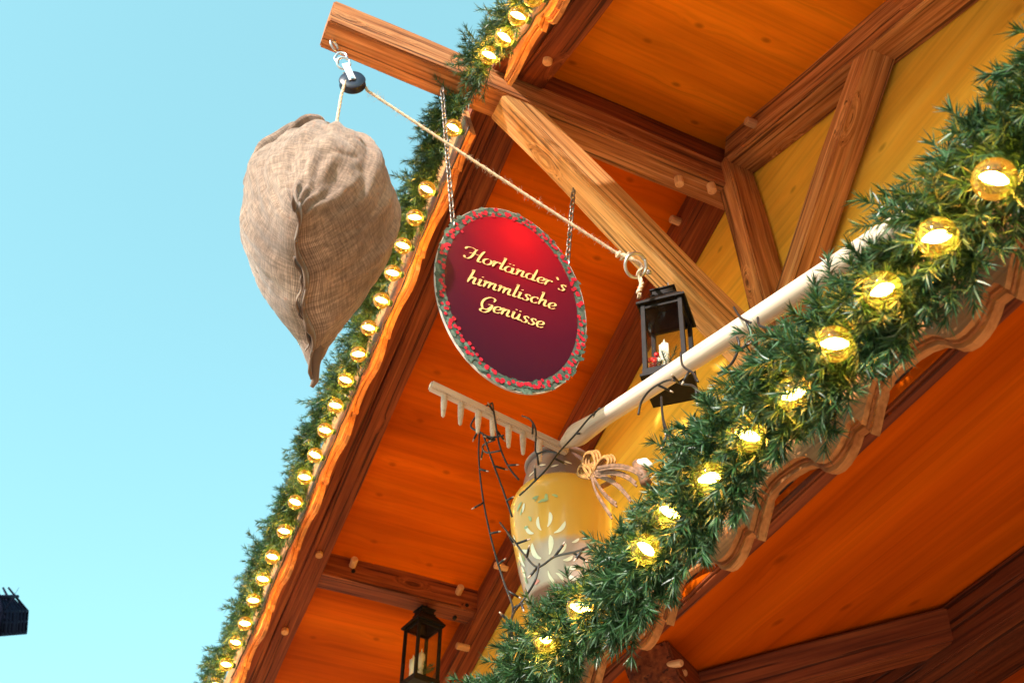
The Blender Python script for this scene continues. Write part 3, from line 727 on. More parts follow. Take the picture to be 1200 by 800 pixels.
# bottom seam: a raised double hem from corner to corner
hem=[]; pts=[]
for i in range(61):
    u=i/60; p=A.lerp(B,u); p=p+pv*.012*math.sin((u-.5)*Ls*30)-up*(.004+.016*math.sin(u*9)**2*.5)+ Vector((0,0,-.03*0))
    pts.append(p)
bm=bmesh.new(); r=[.012+.007*math.sin(i*.5)**2 for i in range(61)]; r[0]=.006; r[-1]=.004; r[1]=.014
def strip(bm,pts,wd,side,org,th=.004):
    vs=[]
    for i,p in enumerate(pts):
        w_=wd[i]; vs.append([bm.verts.new(p-org+side*th),bm.verts.new(p-org-side*th),bm.verts.new(p-org-side*th*.6-up*w_),bm.verts.new(p-org+side*th*.6-up*w_)])
    for i in range(len(pts)-1):
        for k in range(4): bm.faces.new((vs[i][k],vs[i][(k+1)%4],vs[i+1][(k+1)%4],vs[i+1][k]))
    bm.faces.new(vs[0]); bm.faces.new(vs[-1][::-1])
pts=[p+up*.012 for p in pts]
strip(bm,pts,[.034+.014*math.sin(i*.33)+.010*math.sin(i*.8+1) for i in range(61)],pv,T,.005)
p2=[p+pv*(.018+.004*math.sin(i)) for i,p in enumerate(pts[18:52])]
strip(bm,p2,[.012+.010*math.sin(i*.5)+.003 for i in range(len(p2))],pv,T,.003)
# folded ear at the near corner, pointed tail at the far one
tube_into(bm,[A-T+up*.012+sv*.03,A-T-up*.018,A-T-up*.030-sv*.022,A-T-up*.022-sv*.040],[.012,.017,.013,.003],8,flat=.5)
tube_into(bm,[B-T+up*.05-sv*.09,B-T+up*.01-sv*.02,B-T-up*.01+sv*.02,B-T-up*.02+sv*.035+pv*.012],[.045,.018,.012,.007],8)
linkw('bottom_seam',bm_mesh(bm),'burlap',sack,Matrix.Translation(T),True)
# loose cloth of the tied mouth flopping over to the left
bm=bmesh.new(); n1,n2=64,22; cc=T+Vector((0,0,0))
g0=at(392,152,'x',0); g1=at(322,175,'x',-.10)
ctr=at(345,182,'x',-0.02)
va=(at(306,196,'x',-.08)-at(386,150,'x',-.08)); la=va.length/2; va.normalize(); vb_=Vector((0,0,1)); vb_=(vb_-vb_.dot(va)*va).normalized(); vc=va.cross(vb_)
Vv=[];U2=[]
for i in range(n2+1):
    t=i/n2; 
    for j in range(n1):
        th=2*math.pi*j/n1
        ph=math.pi*t
        rr=math.sin(ph)**.7
        f=1+.34*math.sin(th*5+t*5)*rr*.5+.16*math.sin(th*11+3*t)+.25*nz(2*math.cos(th),2*math.sin(th),t*4,5)
        p=ctr+va*(la*-math.cos(ph))+(vb_*math.cos(th)*.085+vc*math.sin(th)*.11)*rr*f
        Vv.append(p-T);U2.append((j/n1*1.2,t*.5))
linkw('mouth_cloth',lofted(Vv,U2,n2,n1),'burlap',sack,Matrix.Translation(T),True)
bm=bmesh.new()
for i,(dz) in enumerate((0,.010,.020)):
    rr=ringpts(neck-Vector((0,0,.004+dz)),(0.1,0,1),.022+.004*i,18); rope_bm(bm,rr,.006,T)
linkw('tie_cord',bm_mesh(bm),'rope_fibre',sack,Matrix.Translation(T),True)

# ------------------------------------------------------------------ oval sign
SC=Vector((0,-1.218,-1.214)); SA_,SB_=.292,.470
sign=thing('oval_sign','oval red sign with gold script lettering and holly border hanging on two chains','sign',SC)
def ell(a,b,x0,x1,mat,name,bev=.002):
    bm=bmesh.new(); n=96
    L0=[bm.verts.new((x0,a*math.cos(2*math.pi*k/n),b*math.sin(2*math.pi*k/n))) for k in range(n)]
    L1=[bm.verts.new((x1,a*math.cos(2*math.pi*k/n),b*math.sin(2*math.pi*k/n))) for k in range(n)]
    bm.faces.new(L0); bm.faces.new(L1[::-1])
    for k in range(n): bm.faces.new((L0[k],L1[k],L1[(k+1)%n],L0[(k+1)%n]))
    return linkw(name,bm_mesh(bm),mat,sign,Matrix.Translation(SC))
ell(SA_,SB_,-.002,.006,'sign_edge','board')
ell(SA_-.003,SB_-.003,.006,.0068,'sign_back','border_print')
ell(SA_-.036,SB_-.05,.0068,.0074,'sign_print','face_print')
# printed holly wreath
bl=bmesh.new();bl2=bmesh.new();bb=bmesh.new(); hx=.0078
cnt=0
def leafshape(bm,c,d,l,wd,x):
    d=d.normalized(); p=Vector((0,-d.z,d.y)); n=10; vs=[]
    for k in range(2*n):
        t=(k if k<=n else 2*n-k)/n; s=1 if k<=n else -1
        ww=math.sin(math.pi*t)**.8*wd*(1+.28*math.cos(t*18))
        q=c+d*l*(t-.5)+p*s*ww; vs.append(bm.verts.new((x,q.y,q.z)))
    try: bm.faces.new(vs)
    except Exception: pass
NB=78
for i in range(NB):
    a=2*math.pi*i/NB+rnd.uniform(-.02,.02)
    for q in range(3):
        k=rnd.uniform(.90,.985); c=Vector((0,SA_*k*math.cos(a+rnd.uniform(-.03,.03)),SB_*(k+.01)*math.sin(a+rnd.uniform(-.03,.03))))*1.
        tang=Vector((0,-SA_*math.sin(a),SB_*math.cos(a))).normalized(); rad=Vector((0,math.cos(a),math.sin(a)))
        d=tang*rnd.choice([-1,1])+rad*rnd.uniform(-.9,.9)
        cnt+=1; leafshape(bl if q<2 else bl2,c,d,rnd.uniform(.030,.046),rnd.uniform(.006,.010),hx+cnt*.000006)
    for q in range(3 if i%2 else 2):
        k=rnd.uniform(.885,.965); c=(SA_*k*math.cos(a+rnd.uniform(-.04,.04)),SB_*(k+.01)*math.sin(a+rnd.uniform(-.04,.04)))
        r=rnd.uniform(.0055,.0085); cnt+=1; x=hx+.0018+cnt*.000004
        vs=[bb.verts.new((x,c[0]+r*math.cos(t*math.pi/5),c[1]+r*1.25*math.sin(t*math.pi/5))) for t in range(10)]; bb.faces.new(vs)
linkw('holly_leaves',bm_mesh(bl),'print_leaf',sign,Matrix.Translation(SC));linkw('pale_leaves',bm_mesh(bl2),'print_leaf_grey',sign,Matrix.Translation(SC));linkw('berries',bm_mesh(bb),'print_berry',sign,Matrix.Translation(SC))
# lettering
def E(cx,cy,rx,ry,a0=60,a1=440,n=16): return [(cx+rx*math.cos(R(a0+(a1-a0)*i/n)),cy+ry*math.sin(R(a0+(a1-a0)*i/n))) for i in range(n+1)]
stem=lambda x,h:[(x,h),(x,.25),(x+.12,.0),(x+.34,.16)]
G={'o':([E(.42,.5,.36,.5)],.92),
'r':([[(-.05,.8),(.12,1.0),(.14,.02)],[(.14,.55),(.32,.95),(.55,1.02),(.62,.82)]],.72),
'l':([[(.0,1.9),(.14,2.0),(.14,.25),(.26,0),(.46,.16)]],.52),
'a':([E(.36,.5,.34,.5),stem(.72,1.02)],1.08),
'n':([[(-.05,.82),(.12,1.0),(.13,.0)],[(.13,.5),(.36,.95),(.56,1.0),(.62,.8),(.62,.25),(.74,0),(.95,.16)]],1.0),
'm':([[(-.05,.82),(.12,1.0),(.13,.0)],[(.13,.5),(.34,.95),(.52,1.0),(.58,.8),(.58,.0)],[(.58,.5),(.8,.95),(.98,1.0),(1.05,.8),(1.05,.25),(1.17,0),(1.38,.16)]],1.43),
'd':([E(.36,.5,.34,.5),stem(.72,2.05)],1.08),
'e':([[(.08,.42),(.5,.52),(.66,.78),(.45,1.02),(.14,.78),(.08,.4),(.26,.02),(.52,.02),(.76,.24)]],.78),
's':([[(.62,.80),(.42,1.03),(.18,.85),(.30,.58),(.52,.36),(.42,.03),(.12,.0),(.0,.2)]],.72),
'h':([[(.0,1.95),(.13,2.05),(.13,.0)],[(.13,.5),(.36,.95),(.56,1.0),(.62,.8),(.62,.25),(.74,0),(.95,.16)]],1.0),
'i':([[(-.05,.82),(.12,1.0),(.12,.25),(.24,0),(.44,.16)],[(.15,1.50),(.17,1.42)]],.50),
'c':([[(.66,.76),(.48,1.02),(.14,.78),(.08,.4),(.28,.0),(.52,.02),(.76,.24)]],.78),
'u':([[(-.04,.85),(.12,1.0),(.12,.3),(.30,.0),(.52,.14),(.66,.5)],[(.68,1.0),(.68,.25),(.8,0),(1.0,.16)]],1.02),
'H':([[(-.45,1.45),(-.35,1.85),(.05,2.0),(.5,1.85),(.62,1.95)],[(.50,1.9),(.46,.6),(.24,.02),(-.1,.08),(-.16,.35)],[(1.28,2.05),(1.16,1.4),(1.14,.25),(1.28,0),(1.5,.16)],[(.05,.98),(.5,1.10),(1.15,1.02)]],1.55),
'G':([[(1.02,1.45),(1.02,1.9),(.6,2.05),(.14,1.5),(.08,.7),(.4,.0),(.82,.15),(.98,.75)],[(.62,.82),(1.02,.88),(.98,.0),(.66,-.5),(.25,-.4),(.28,-.1),(.7,.1)]],1.25),
'`':([[(.15,1.95),(.38,1.55)]],.75)}
G['ä']=(G['a'][0]+[[(.22,1.5),(.24,1.4)],[(.58,1.5),(.60,1.4)]],G['a'][1])
G['ü']=(G['u'][0]+[[(.20,1.5),(.22,1.4)],[(.60,1.5),(.62,1.4)]],G['u'][1])
def lettering(word,pL,pR,xh,name):
    adv=sum(G[c][1] for c in word); bm=bmesh.new(); y0,z0=pL; sc=(pR[0]-pL[0])/adv; zs_=(pR[1]-pL[1])/adv
    x=0; lay=0
    for ch in word:
        for stk in G[ch][0]:
            P=smoothpath([(a,b,0) for a,b in stk],7); lay+=1; hx=.0100+ (lay%9)*.00025
            L=[];n=len(P); tot=n-1
            for i,p in enumerate(P):
                t=(P[min(i+1,n-1)]-P[max(i-1,0)]); t.normalize()
                w=.030+.085*abs(t.y)**1.5*(1 if n>8 else 1.2)
                tp=min(1,.35+i/(tot*.18)) * min(1,.35+(tot-i)/(tot*.18)); w*=tp
                if n<=8: w=.10
                nx_,ny_=-t.y,t.x
                pair=[]
                for s in (1,-1):
                    gx=p.x+s*nx_*w; gy=p.y+s*ny_*w
                    gx+=gy*.28
                    pair.append(bm.verts.new((hx,y0+(x+gx)*sc,z0+(x+gx)*zs_+gy*xh)))
                L.append(pair)
            for i in range(n-1): bm.faces.new((L[i][0],L[i+1][0],L[i+1][1],L[i][1]))
        x+=G[ch][1]
    me=bm_mesh(bm); return linkw(name,me,'gold_letter',sign,Matrix.Translation(SC))
def sp(px,py): p=at(px,py,'x',.009); return (p.y-SC.y,p.z-SC.z)
lettering('Horländer`s',sp(545,302),sp(662,342),.034,'lettering')
lettering('himmlische',sp(546,330),sp(650,363),.034,'lettering')
lettering('Genüsse',sp(561,360),sp(636,385),.034,'lettering')
c1t=at(518,104,'x',0);c1b=at(531,262,'x',0);c2t=at(672,224,'x',.02);c2b=at(665,307,'x',.0)
chain('chain',c1t,c1b,sign);chain('chain',c2t,c2b,sign)
for p in (c1b,c2b): tube('chain_ring',ringpts(p+Vector((0,0,-.012)),(0,1,0),.014,16),.0028,'steel',sign,6)
for p in (c1t,c2t): tube('screw_hook',[p+Vector((0,0,.02)),p+Vector((0,0,-.006))],.004,'chain_metal',sign,8)

# ------------------------------------------------------------------ lanterns
def lantern(name,label,loc,rz,tilt=0.):
    root=thing(name,label,'lantern',loc,'dark metal lanterns hanging under the gable',rz)
    root.matrix_basis=root.matrix_basis@Matrix.Rotation(tilt,4,'X')
    W=wmat(root)
    w_=.072; H=.37; zt=-.145; zbm=zt-H
    tube('ring_handle',[W@v for v in ringpts((0,0,-.022),(0,1,0),.024,18)],.0028,'dark_metal',root,6,org=W@Vector((0,0,0)))
    bm=box_bm(.085,.085,.03,.002,(0,0,-.060)); box_bm(.10,.10,.006,.001,(0,0,-.045),bm); box_bm(.10,.10,.006,.001,(0,0,-.078),bm)
    linkw('chimney_cap',bm_mesh(bm),'dark_metal',root,W)
    bm=bmesh.new(); r0,r1=.044,.094
    def q(r,z): return [bm.verts.new((sx*r,sy*r,z)) for sx,sy in ((-1,-1),(1,-1),(1,1),(-1,1))]
    a,b,c=q(r0,-.078),q(r1,zt),q(r1,zt-.010); d=q(r1-.006,zt-.010); e=q(r0-.006,-.085)
    for u,v in ((a,b),(b,c),(c,d),(d,e)):
        for k in range(4): bm.faces.new((u[k],u[(k+1)%4],v[(k+1)%4],v[k]))
    bm.faces.new(a); bm.faces.new(e)
    linkw('roof',bm_mesh(bm),'dark_metal',root,W)
    for sx in (-1,1):
        for sy in (-1,1):
            b=box_bm(.017,.017,H,.0015,(sx*w_,sy*w_,zt-.005-H/2)); linkw('post',bm_mesh(b),'dark_metal',root,W)
    bm=bmesh.new()
    for s in (-1,1):
        box_bm(.125,.002,H-.03,0,(0,s*w_,zt-H/2-.01),bm); box_bm(.002,.125,H-.03,0,(s*w_,0,zt-H/2-.01),bm)
    linkw('glass_pane',bm_mesh(bm),'window_glass',root,W)
    bm=bmesh.new()
    for s in (-1,1):
        box_bm(.135,.008,.016,.001,(0,s*w_,zt-.018),bm); box_bm(.008,.135,.016,.001,(s*w_,0,zt-.018),bm)
    linkw('top_frame',bm_mesh(bm),'dark_metal',root,W)
    b=box_bm(.180,.180,.012,.002,(0,0,zbm-.008)); box_bm(.165,.165,.030,.002,(0,0,zbm+.012),b)
    linkw('base_tray',bm_mesh(b),'dark_metal',root,W)
    base=[]
    for (x,y,h,r) in ((-.035,-.03,.14,.017),(.0,-.045,.11,.017),(.02,-.01,.16,.017)):
        cnd=thing('candle','x','candle',W@Vector((x,y,zbm+.028)))
        base.append((cnd,x,y,h,r,W))
        bm=bmesh.new(); lathe([(r,0),(r,h*.92),(r*.8,h),(r*.3,h+.002)],20,bm)
        for k in range(3):
            aa_=k*2.1+x*50; tube_into(bm,[(r*math.cos(aa_),r*math.sin(aa_),h*.95),(r*1.05*math.cos(aa_),r*1.05*math.sin(aa_),h*.6)],[.004,.003],6)
        cw=linkw('wax',bm_mesh(bm),'candle_wax',cnd,W@Matrix.Translation((x,y,zbm+.028)),True)
        bm=bmesh.new(); lathe([(.001,h),(.0045,h+.008),(.0035,h+.018),(.0006,h+.03)],12,bm); linkw('flame_bulb',bm_mesh(bm),'candle_wax',cnd,W@Matrix.Translation((x,y,zbm+.028)),True)
    return root,base,W,zbm
hR=at(777,318,'x',-.01); hR=Vector((0,hR.y,hR.z)); 
topR=at(779,338,'x',0)
L1,c1,W1,zb1=lantern('hanging_lantern','dark metal lantern with candles and red berries hanging from the pale knee brace',topR,R(-46),R(-3.8))
tube('hook',smoothpath([hR+Vector((0,0,.03)),hR+Vector((0,.004,-.02)),topR+Vector((0,.02,.01)),topR+Vector((0,0,-.008)),topR+Vector((0,-.014,.0))],6),.0028,'steel',L1,6)
hL=at(498,708,'x',-2.88)
L2,c2,W2,zb2=lantern('hanging_lantern','small dark metal lantern with pale candles hanging from the purlin at the lower left',hL,R(12),0)
tube('hook',smoothpath([hL+Vector((0,0,.07)),hL+Vector((0,0,.0)),hL+Vector((0,.012,-.012)),hL+Vector((0,.0,-.022))],6),.003,'steel',L2,6)
lbl=['shortest','front']
for nm,cs in (('in the lantern on the knee brace',c1),('in the lantern at the lower left',c2)):
    for w0,(cnd,x,y,h,r,W) in zip(('middle sized','shortest','tallest'),cs):
        tag(cnd,w0+' white wax candle standing '+nm,'candle','candles '+nm)
# fir sprig with berries in each lantern
def sprig(W,zb_,label,berries,ctr):
    rg=random.Random(ctr*100); bm=bmesh.new(); berr=[]
    for k in range(7):
        a=rg.uniform(0,6.28); p=Vector((.035,.0,.03)); d=Vector((math.cos(a)*.6,math.sin(a)*.6,rg.uniform(.2,.9))).normalized(); l=rg.uniform(.05,.085)
        tube_into(bm,[p,p+d*l],[.002,.001],4)
        for j in range(30):
            t=rg.uniform(.1,1); q=p+d*l*t; e=(d+Vector((rg.gauss(0,1),rg.gauss(0,1),rg.gauss(0,1)))*.6).normalized()
            tube_into(bm,[q,q+e*.02],[.0011,.0006],3,cap=False)
    if berries:
        for (x,y,z) in ((.02,-.05,.06),(.035,-.06,.05),(.05,-.05,.065),(.03,-.045,.08),(.06,-.04,.045),(.045,-.065,.07),(.012,-.06,.045),(.065,-.03,.07)):
            berr.append((x,y,z))
    root=thing('fir_sprig',label,'decoration',W@Vector((0.02,0,zb_+.028)))
    mw=W@Matrix.Translation((0.0,0,zb_+.028))
    linkw('twig',bm_mesh(bm),'fir_green',root,mw)
    for (x,y,z) in berr:
        bb=bmesh.new(); bmesh.ops.create_icosphere(bb,subdivisions=2,radius=.0105); linkw('berry',bm_mesh(bb),'berry',root,mw@Matrix.Translation((x,y,z)),True)
sprig(W1,zb1,'green sprig with red berries inside the lantern on the knee brace',True,1)
sprig(W2,zb2,'dark fir sprig beside the candles in the lantern at the lower left',False,2)

# ------------------------------------------------------------------ milk can
CX=at(655,548,'y',-.74); CZ0=CX.z-.60
can=thing('milk_can','yellow painted milk can with white flowers standing behind the garland','milk can',(CX.x,-.74,CZ0))
Wc=wmat(can)
prof=[(.122,0),(.132,.01),(.141,.05),(.163,.16),(.182,.28),(.190,.365),(.187,.40),(.174,.435),(.152,.458)]
def dens(prof,n=5):
    p=smoothpath([(a,b,0) for a,b in prof],n); return [(q.x,q.y) for q in p]
bm=bmesh.new(); lathe(dens(prof),72,bm); linkw('body',bm_mesh(bm),'can_paint',can,Wc,True)
bm=bmesh.new(); lathe(dens([(.154,.455),(.147,.462),(.143,.49),(.136,.53),(.128,.56),(.122,.590)]),64,bm); linkw('neck',bm_mesh(bm),'can_paint_neck',can,Wc,True)
bm=bmesh.new(); lathe([(.120,.588),(.132,.592),(.135,.606),(.128,.614),(.11,.614)],64,bm); linkw('rim',bm_mesh(bm),'can_paint_neck',can,Wc,True)
def rad_at(z):
    P=dens(prof)+dens([(.154,.455),(.147,.462),(.143,.49),(.136,.53),(.128,.56),(.122,.590)])
    for a,b in zip(P,P[1:]):
        if a[1]<=z<=b[1]+1e-6: return a[0]+(b[0]-a[0])*((z-a[1])/max(1e-6,b[1]-a[1]))
    return P[-1][0]
tc_=math.atan2(CP[1]+.74,CP[0]-CX.x)   # painted motif faces the market lane
def petal(bm,u,z,ang,l,w,curve=0.,off=.0022):
    """a painted brush stroke on the can; u = arc length left of the motif's centre line"""
    n=9; L_=[]
    for k in range(n+1):
        t=k/n; a=ang+curve*(t-.5); 
        if k==0: x,y=u,z
        else: x+=math.cos(a)*l/n; y+=math.sin(a)*l/n
        ww=w*math.sin(math.pi*min(1,.08+t*.92))**.7*(.45+.55*t)
        row=[]
        for s in (-1,0,1):
            px_,pz=x-math.sin(a)*s*ww, y+math.cos(a)*s*ww; r=rad_at(pz)+off
            th=tc_-px_/.185; row.append(bm.verts.new((r*math.cos(th),r*math.sin(th),pz)))
        L_.append(row)
    for k in range(n):
        for s in (0,1): bm.faces.new((L_[k][s],L_[k+1][s],L_[k+1][s+1],L_[k][s+1]))
def canu(px,py):
    """arc/height of a spot on the can"""
    d=cF*FPX+cR*(px-600)+cU*(400-py); o=CP-np.array([CX.x,-.74,CZ0]); r=.188
    A_=d[0]**2+d[1]**2; B_=2*(o[0]*d[0]+o[1]*d[1]); C_=o[0]**2+o[1]**2-r*r; D=B_*B_-4*A_*C_
    if D<0: D=0
    t=(-B_-math.sqrt(D))/(2*A_); p=o+d*t; th=math.atan2(p[1],p[0]); return ((tc_-th)+math.pi)%(2*math.pi)*.185-math.pi*.185,p[2]
bm=bmesh.new()
for (px,py,a,l,w,c) in ((632,618,100,.05,.011,-.9),(640,614,75,.05,.012,.8),(622,622,130,.05,.012,-.9),(648,620,40,.055,.012,1.0),(628,648,120,.07,.017,-1.2),(640,643,80,.06,.017,.5),(650,642,40,.05,.013,.9),(615,640,160,.05,.012,-.8),(605,660,110,.06,.014,-.7),(602,680,95,.06,.013,.6),(660,648,20,.04,.011,.8),(636,660,-60,.05,.010,.8),(648,662,-40,.04,.010,-.8),(665,655,0,.04,.012,.5),(672,630,30,.03,.008,.5),(612,600,70,.03,.010,0),(600,640,100,.05,.010,.3),(664,662,-20,.045,.012,.5)):
    u,z=canu(px,py)
    if .02<z<.40: petal(bm,u,z,R(180-a),l*1.2,w*.85,-c*1.3)
for (u,z,a) in ((-.10,.445,0),(-.03,.452,10),(.05,.452,0),(.12,.445,-10)): petal(bm,u,z,R(a),.035,.009,.2)
for k in range(5): 
    u=-.13+k*.065; petal(bm,u,.50+.01*(k%2),R(14 if k%2 else -12),.040,.006,.2)
linkw('white_flowers',bm_mesh(bm),'petal_paint',can,Wc,True)
bm=bmesh.new()
for k in range(16):
    px,py=rnd.uniform(606,640),rnd.uniform(672,712); u,z=canu(px,py)
    if .02<z<.38: petal(bm,u,z,rnd.uniform(0,6.28),rnd.uniform(.02,.045),rnd.uniform(.008,.015),rnd.uniform(-1.5,1.5),.0034)
linkw('painted_rose',bm_mesh(bm),'rose_paint',can,Wc,True)
bm=bmesh.new()
for k in range(16):
    px,py=rnd.choice([(rnd.uniform(606,625),rnd.uniform(585,615)),(rnd.uniform(596,612),rnd.uniform(640,700)),(rnd.uniform(625,650),rnd.uniform(578,590))]); u,z=canu(px,py)
    if .02<z<.45: petal(bm,u,min(z,.43),rnd.uniform(0,6.28),rnd.uniform(.02,.04),rnd.uniform(.004,.009),rnd.uniform(-1,1),.0028)
linkw('painted_leaves',bm_mesh(bm),'leaf_paint',can,Wc,True)
# side handles
for s in (-1,):
    th=tc_-s*1.25
    b0=Vector((math.cos(th)*.11,math.sin(th)*.11,.565));b1=Vector((math.cos(th)*.165,math.sin(th)*.165,.46)); o_=Vector((math.cos(th),math.sin(th),0))
    tube('handle',[Wc@p for p in smoothpath([b0,b0+o_*.06+Vector((0,0,.012)),b1+o_*.05+Vector((0,0,.03)),b1],6)],.010,'raffia',can,10)
# raffia bow beside the neck
bc=at(692,552,'y',-.90); bow=thing('raffia_bow','golden raffia bow with long ribbon tails tied to the milk can neck','bow',bc)
def bp_(px,py,y=-.90): return at(px,py,'y',y)
bm=bmesh.new()
for sh in range(3):
    o_=Vector((.006*sh,.008*sh,0))
    for loop in ([(692,560),(683,545),(686,532),(694,531),(697,545),(692,560)],[(693,558),(700,543),(708,535),(713,541),(705,552),(693,560)],[(692,560),(678,556),(680,546),(690,548),(693,558)]):
        tube_into(bm,[q+o_-bc for q in smoothpath([bp_(*p) for p in loop],6)],.0065,6,flat=.5)
linkw('loops',bm_mesh(bm),'raffia',bow,Matrix.Translation(bc),True)
bm=bmesh.new()
for i,tl in enumerate(([(694,556),(702,570),(712,582),(722,590)],[(696,554),(712,560),(726,570),(738,584)],[(693,558),(698,575),(708,592),(716,604)],[(698,552),(716,552),(732,556),(745,566)],[(700,548),(720,545),(738,548),(752,556)])):
    tube_into(bm,[q-bc for q in smoothpath([bp_(x,y,-.90-.012*i) for x,y in tl],6)],[.006]*(len(tl)*6-5),6,flat=.35)
    tube_into(bm,[q-bc+Vector((.004,0,-.014)) for q in smoothpath([bp_(x,y,-.90-.012*i) for x,y in tl],6)],.004,5,flat=.5)
linkw('tails',bm_mesh(bm),'ribbon_brown',bow,Matrix.Translation(bc),True)
cq=bp_(746,538,-.84); cqe=bp_(758,548,-.84)
dp=thing('birch_stick','short brown stick with a pale cut end poking up behind the garland','stick',bp_(752,562,-.84))
tube('bark',[bp_(757,566,-.84),bp_(752,552,-.84),bp_(747,543,-.84)],.017,'ribbon_brown',dp,12)
tube('cut_end',[bp_(747,542.5,-.84),bp_(756,541.5,-.84),bp_(763,545,-.84)],[.011,.014,.007],'petal_paint',dp,10)

# ------------------------------------------------------------------ rake
HY=-.80
H0=at(657,522,'y',HY); H1=at(1080,248,'y',HY); hd=(H1-H0).normalized()
rake=thing('wooden_rake','pale wooden hay rake leaning across the milk can behind the garland','rake',H0)
ps=[];rs=[];n=60
for i in range(n+1):
    t=i/n; ps.append(H0.lerp(H1,t)); d=t*(H1-H0).length
    rs.append(.012+.032*min(1,d/.14) if d<.14 else max(.031,.044-.013*(d-.14)/.22))
bm=bmesh.new(); tube_into(bm,[hdp-H0 for hdp in ps],rs,20,flat=1.0,up=Vector((0,0,1)))
me=bm_mesh(bm)
x,y,z=frame(hd,Vector((0,0,1))); mw=Matrix(((x.x,y.x,z.x,H0.x),(x.y,y.y,z.y,H0.y),(x.z,y.z,z.z,H0.z),(0,0,0,1)))
me.transform(mw.to_3x3().inverted().to_4x4()); linkw('handle',me,'rake_wood',rake,mw,True)
HE=atp(504,449,tuple(hd),hd.dot(H0)); hh=(HE-H0)
hdn=hh.normalized()
beam('head',H0-hdn*.03+Vector((0,0,-.01)),HE+Vector((0,0,-.01)),.030,.040,'rake_wood',rake,rough=0)
for i,(px,py) in enumerate(((521,466),(541,475),(561,487),(578,496),(596,506),(613,516),(632,529))):
    # foot of each tooth on the head's underside
    best=min((H0.lerp(HE,k/200) for k in range(201)),key=lambda P:abs(((np.array(P)-CP)@cR)/((np.array(P)-CP)@cF)*FPX+600-px))
    p=best+Vector((0,0,-.020)); ps=[p,p+Vector((0,0,-.015)),p+Vector((0.0,0.0,-.06)),p+Vector((0,0,-.105)),p+Vector((0,0,-.112))]
    tube('tooth',ps,[.0115,.0125,.011,.007,.003],'rake_wood',rake,12)

# ------------------------------------------------------------------ unlit fairy-light cables
def cablelight(label,lines,seed,y=-1.0):
    rg=random.Random(seed); root=None
    for ln in lines:
        pts=smoothpath([at(a,b,'y',(c if c is not None else y)) for a,b,c in [(q+(None,))[:3] for q in ln]],6)
        if root is None: root=thing('fairy_light_cable',label,'light string',pts[0],'dark fairy light cables around the rake and can')
        tube('wire',pts,.0036,'cable',root,6)
        d=0
        for i in range(1,len(pts)):
            d+=(pts[i]-pts[i-1]).length
            if d>.13:
                d=0; t=(pts[i]-pts[i-1]).normalized(); s=Vector((rg.gauss(0,1),rg.gauss(0,1)*.5,rg.gauss(0,1))); s=(s-s.dot(t)*t).normalized()
                e=pts[i]+(s*.7+t*.4).normalized()*.042
                o=tube('led_stub',[pts[i],e],.0042,'cable',root,6); tube('led_tip',[e,e+(e-pts[i]).normalized()*.012],[.0032,.0022],'led_tip',o,6)
    return root
cablelight('dark fairy light cable looped over the rake teeth and hanging down beside the can',[
 [(577,472,-1.06),(566,478,-1.12),(556,490,-1.14),(552,500,-1.14),(562,506,-1.12),(575,512,-1.10),(590,510,-1.08)],
 [(562,506,-1.12),(561,530,-1.1),(563,560,-1.08),(568,595,-1.06),(578,640,-1.04),(590,680,-1.03),(601,712,-1.05),(596,735,-1.12)],
 [(566,508,-1.12),(577,540,-1.08),(590,575,-1.02),(600,605,-1.0)],
 [(577,472,-1.06),(580,490,-1.1),(585,520,-1.08),(595,545,-1.04),(608,562,-1.0)],
 [(586,528,-1.08),(570,530,-1.1),(566,522,-1.1),(580,515,-1.1)]],1)
cablelight('dark fairy light cable wound from the can neck up along the rake handle',[
 [(609,580,-.97),(622,568,-.97),(640,550,-.96),(655,530,-.90),(675,508,-.86),(690,490,-.86),(703,478,-.86)],
 [(612,487,-.96),(622,492,-.96),(628,505,-.95),(628,530,-.94),(640,528,-.92),(655,532,-.9)],
 [(748,486,-.86),(752,470,-.86),(764,455,-.86),(785,445,-.86),(800,450,-.86),(812,452,-.86),(822,462,-.9)],
 [(798,413,-.86),(800,428,-.87),(812,437,-.88),(818,447,-.9)],
 [(775,465,-.86),(777,490,-.9),(784,510,-.95),(792,540,-1.0)],
 [(888,372,-.86),(890,381,-.87),(900,384,-.87),(915,381,-.88)],
 [(860,360,-.84),(868,372,-.85),(880,378,-.87)],
 [(842,438,-.9),(858,425,-.92),(866,405,-.92),(864,395,-.92)]],2)
cablelight('dark fairy light cable crossing the painted front of the milk can',[
 [(586,612,-1.0),(600,630,-1.02),(615,650,-1.02),(630,664,-1.03),(650,652,-1.04),(675,646,-1.05),(690,640,-1.1)],
 [(632,660,-1.03),(627,680,-1.04),(615,700,-1.05),(603,716,-1.08),(598,730,-1.12)]],4)

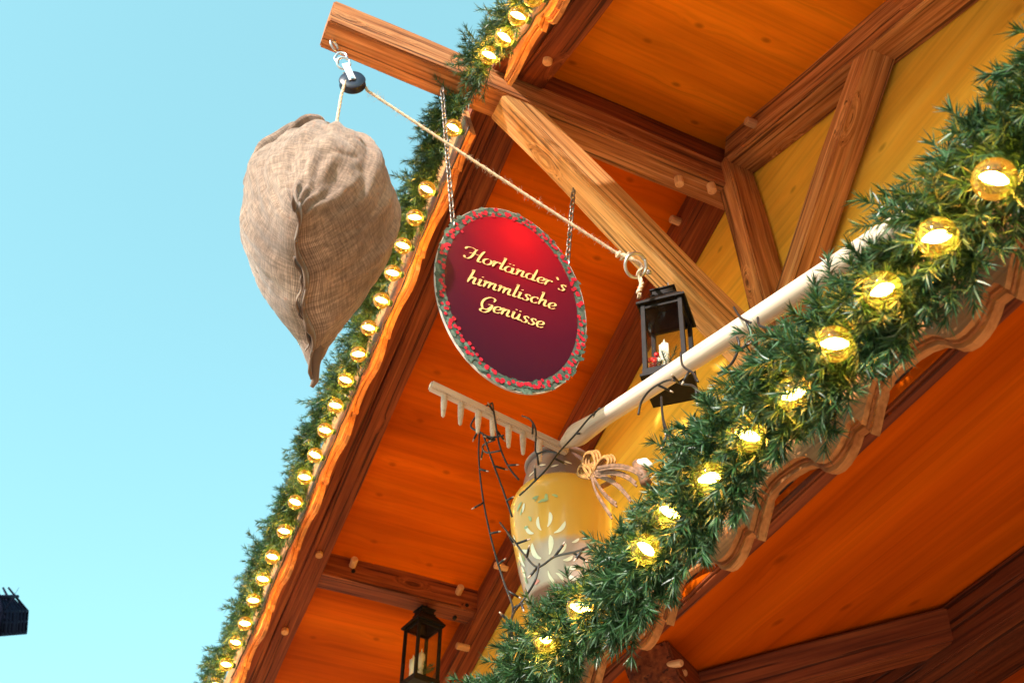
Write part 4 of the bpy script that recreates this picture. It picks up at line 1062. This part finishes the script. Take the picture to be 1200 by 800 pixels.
# ------------------------------------------------------------------ neighbour's dark hanging lamp at the far left
lp=at(-12,708,'x',-11.)
ez=Vector(cU)*.97+Vector(cF)*.24; ez.normalize(); ex=Vector(cR); ey=ez.cross(ex)
lm=Matrix(((ex.x,ey.x,ez.x,lp.x),(ex.y,ey.y,ez.y,lp.y),(ex.z,ey.z,ez.z,lp.z),(0,0,0,1)))@Matrix.Scale(1.42,4)
lamp=thing('slatted_lamp','blue black slatted metal lamp against the sky at the lower left edge','lamp',lp)
hb,ht=-.25,.10; rb_,rt=.235,.10; n=7
bm=bmesh.new()
for (dx,dy) in ((1,0),(-1,0),(0,1),(0,-1)):
    for k in range(-n,n+1):
        u=k/n
        def P(r,z): return (dx*r+(u*r if dx==0 else 0),dy*r+(u*r if dy==0 else 0),z)
        if k%7==0: tube_into(bm,[P(rb_,hb),P(rb_,-.06),P(rt,ht+.05)],[.022,.016,.009],6)
        elif k%2: tube_into(bm,[P(rb_,hb),P(rb_,-.06),P(rt*1.4,ht*.6)],[.028,.022,.014],6)
linkw('slats',bm_mesh(bm),'blue_black_metal',lamp,lm,True)
bm=bmesh.new()
for z,r in ((hb+.10,rb_),(-.06,rb_),(.07,.165)):
    q=[(r,r,z),(-r,r,z),(-r,-r,z),(r,-r,z)]
    for k in range(4): tube_into(bm,[q[k],q[(k+1)%4]],.016,6)
linkw('hoops',bm_mesh(bm),'blue_black_metal',lamp,lm,True)
b=box_bm(.50,.50,.03,.005,(0,0,hb)); linkw('base_plate',bm_mesh(b),'blue_black_metal',lamp,lm)
tube('spike',[lm@Vector((.23,-.2,-.06)),lm@Vector((.34,-.2,.15))],[.006,.002],'blue_black_metal',lamp,6)
ae=lm@Vector((-1.6,0,-.1))
tube('bracket_arm',[lm@Vector((-.2,0,-.1)),ae],.03,'blue_black_metal',lamp,8)
tube('mast',[Vector((ae.x,ae.y,-5.5)),Vector((ae.x,ae.y,ae.z+.3))],[.07,.045],'blue_black_metal',lamp,12)

# ------------------------------------------------------------------ view
S.view_settings.view_transform='Standard'; S.view_settings.look='None'; S.view_settings.exposure=1.3; S.view_settings.gamma=1
S.render.resolution_x=1024; S.render.resolution_y=682
S.cycles.max_bounces=8
try: S.cycles.transparent_max_bounces=12
except Exception: pass
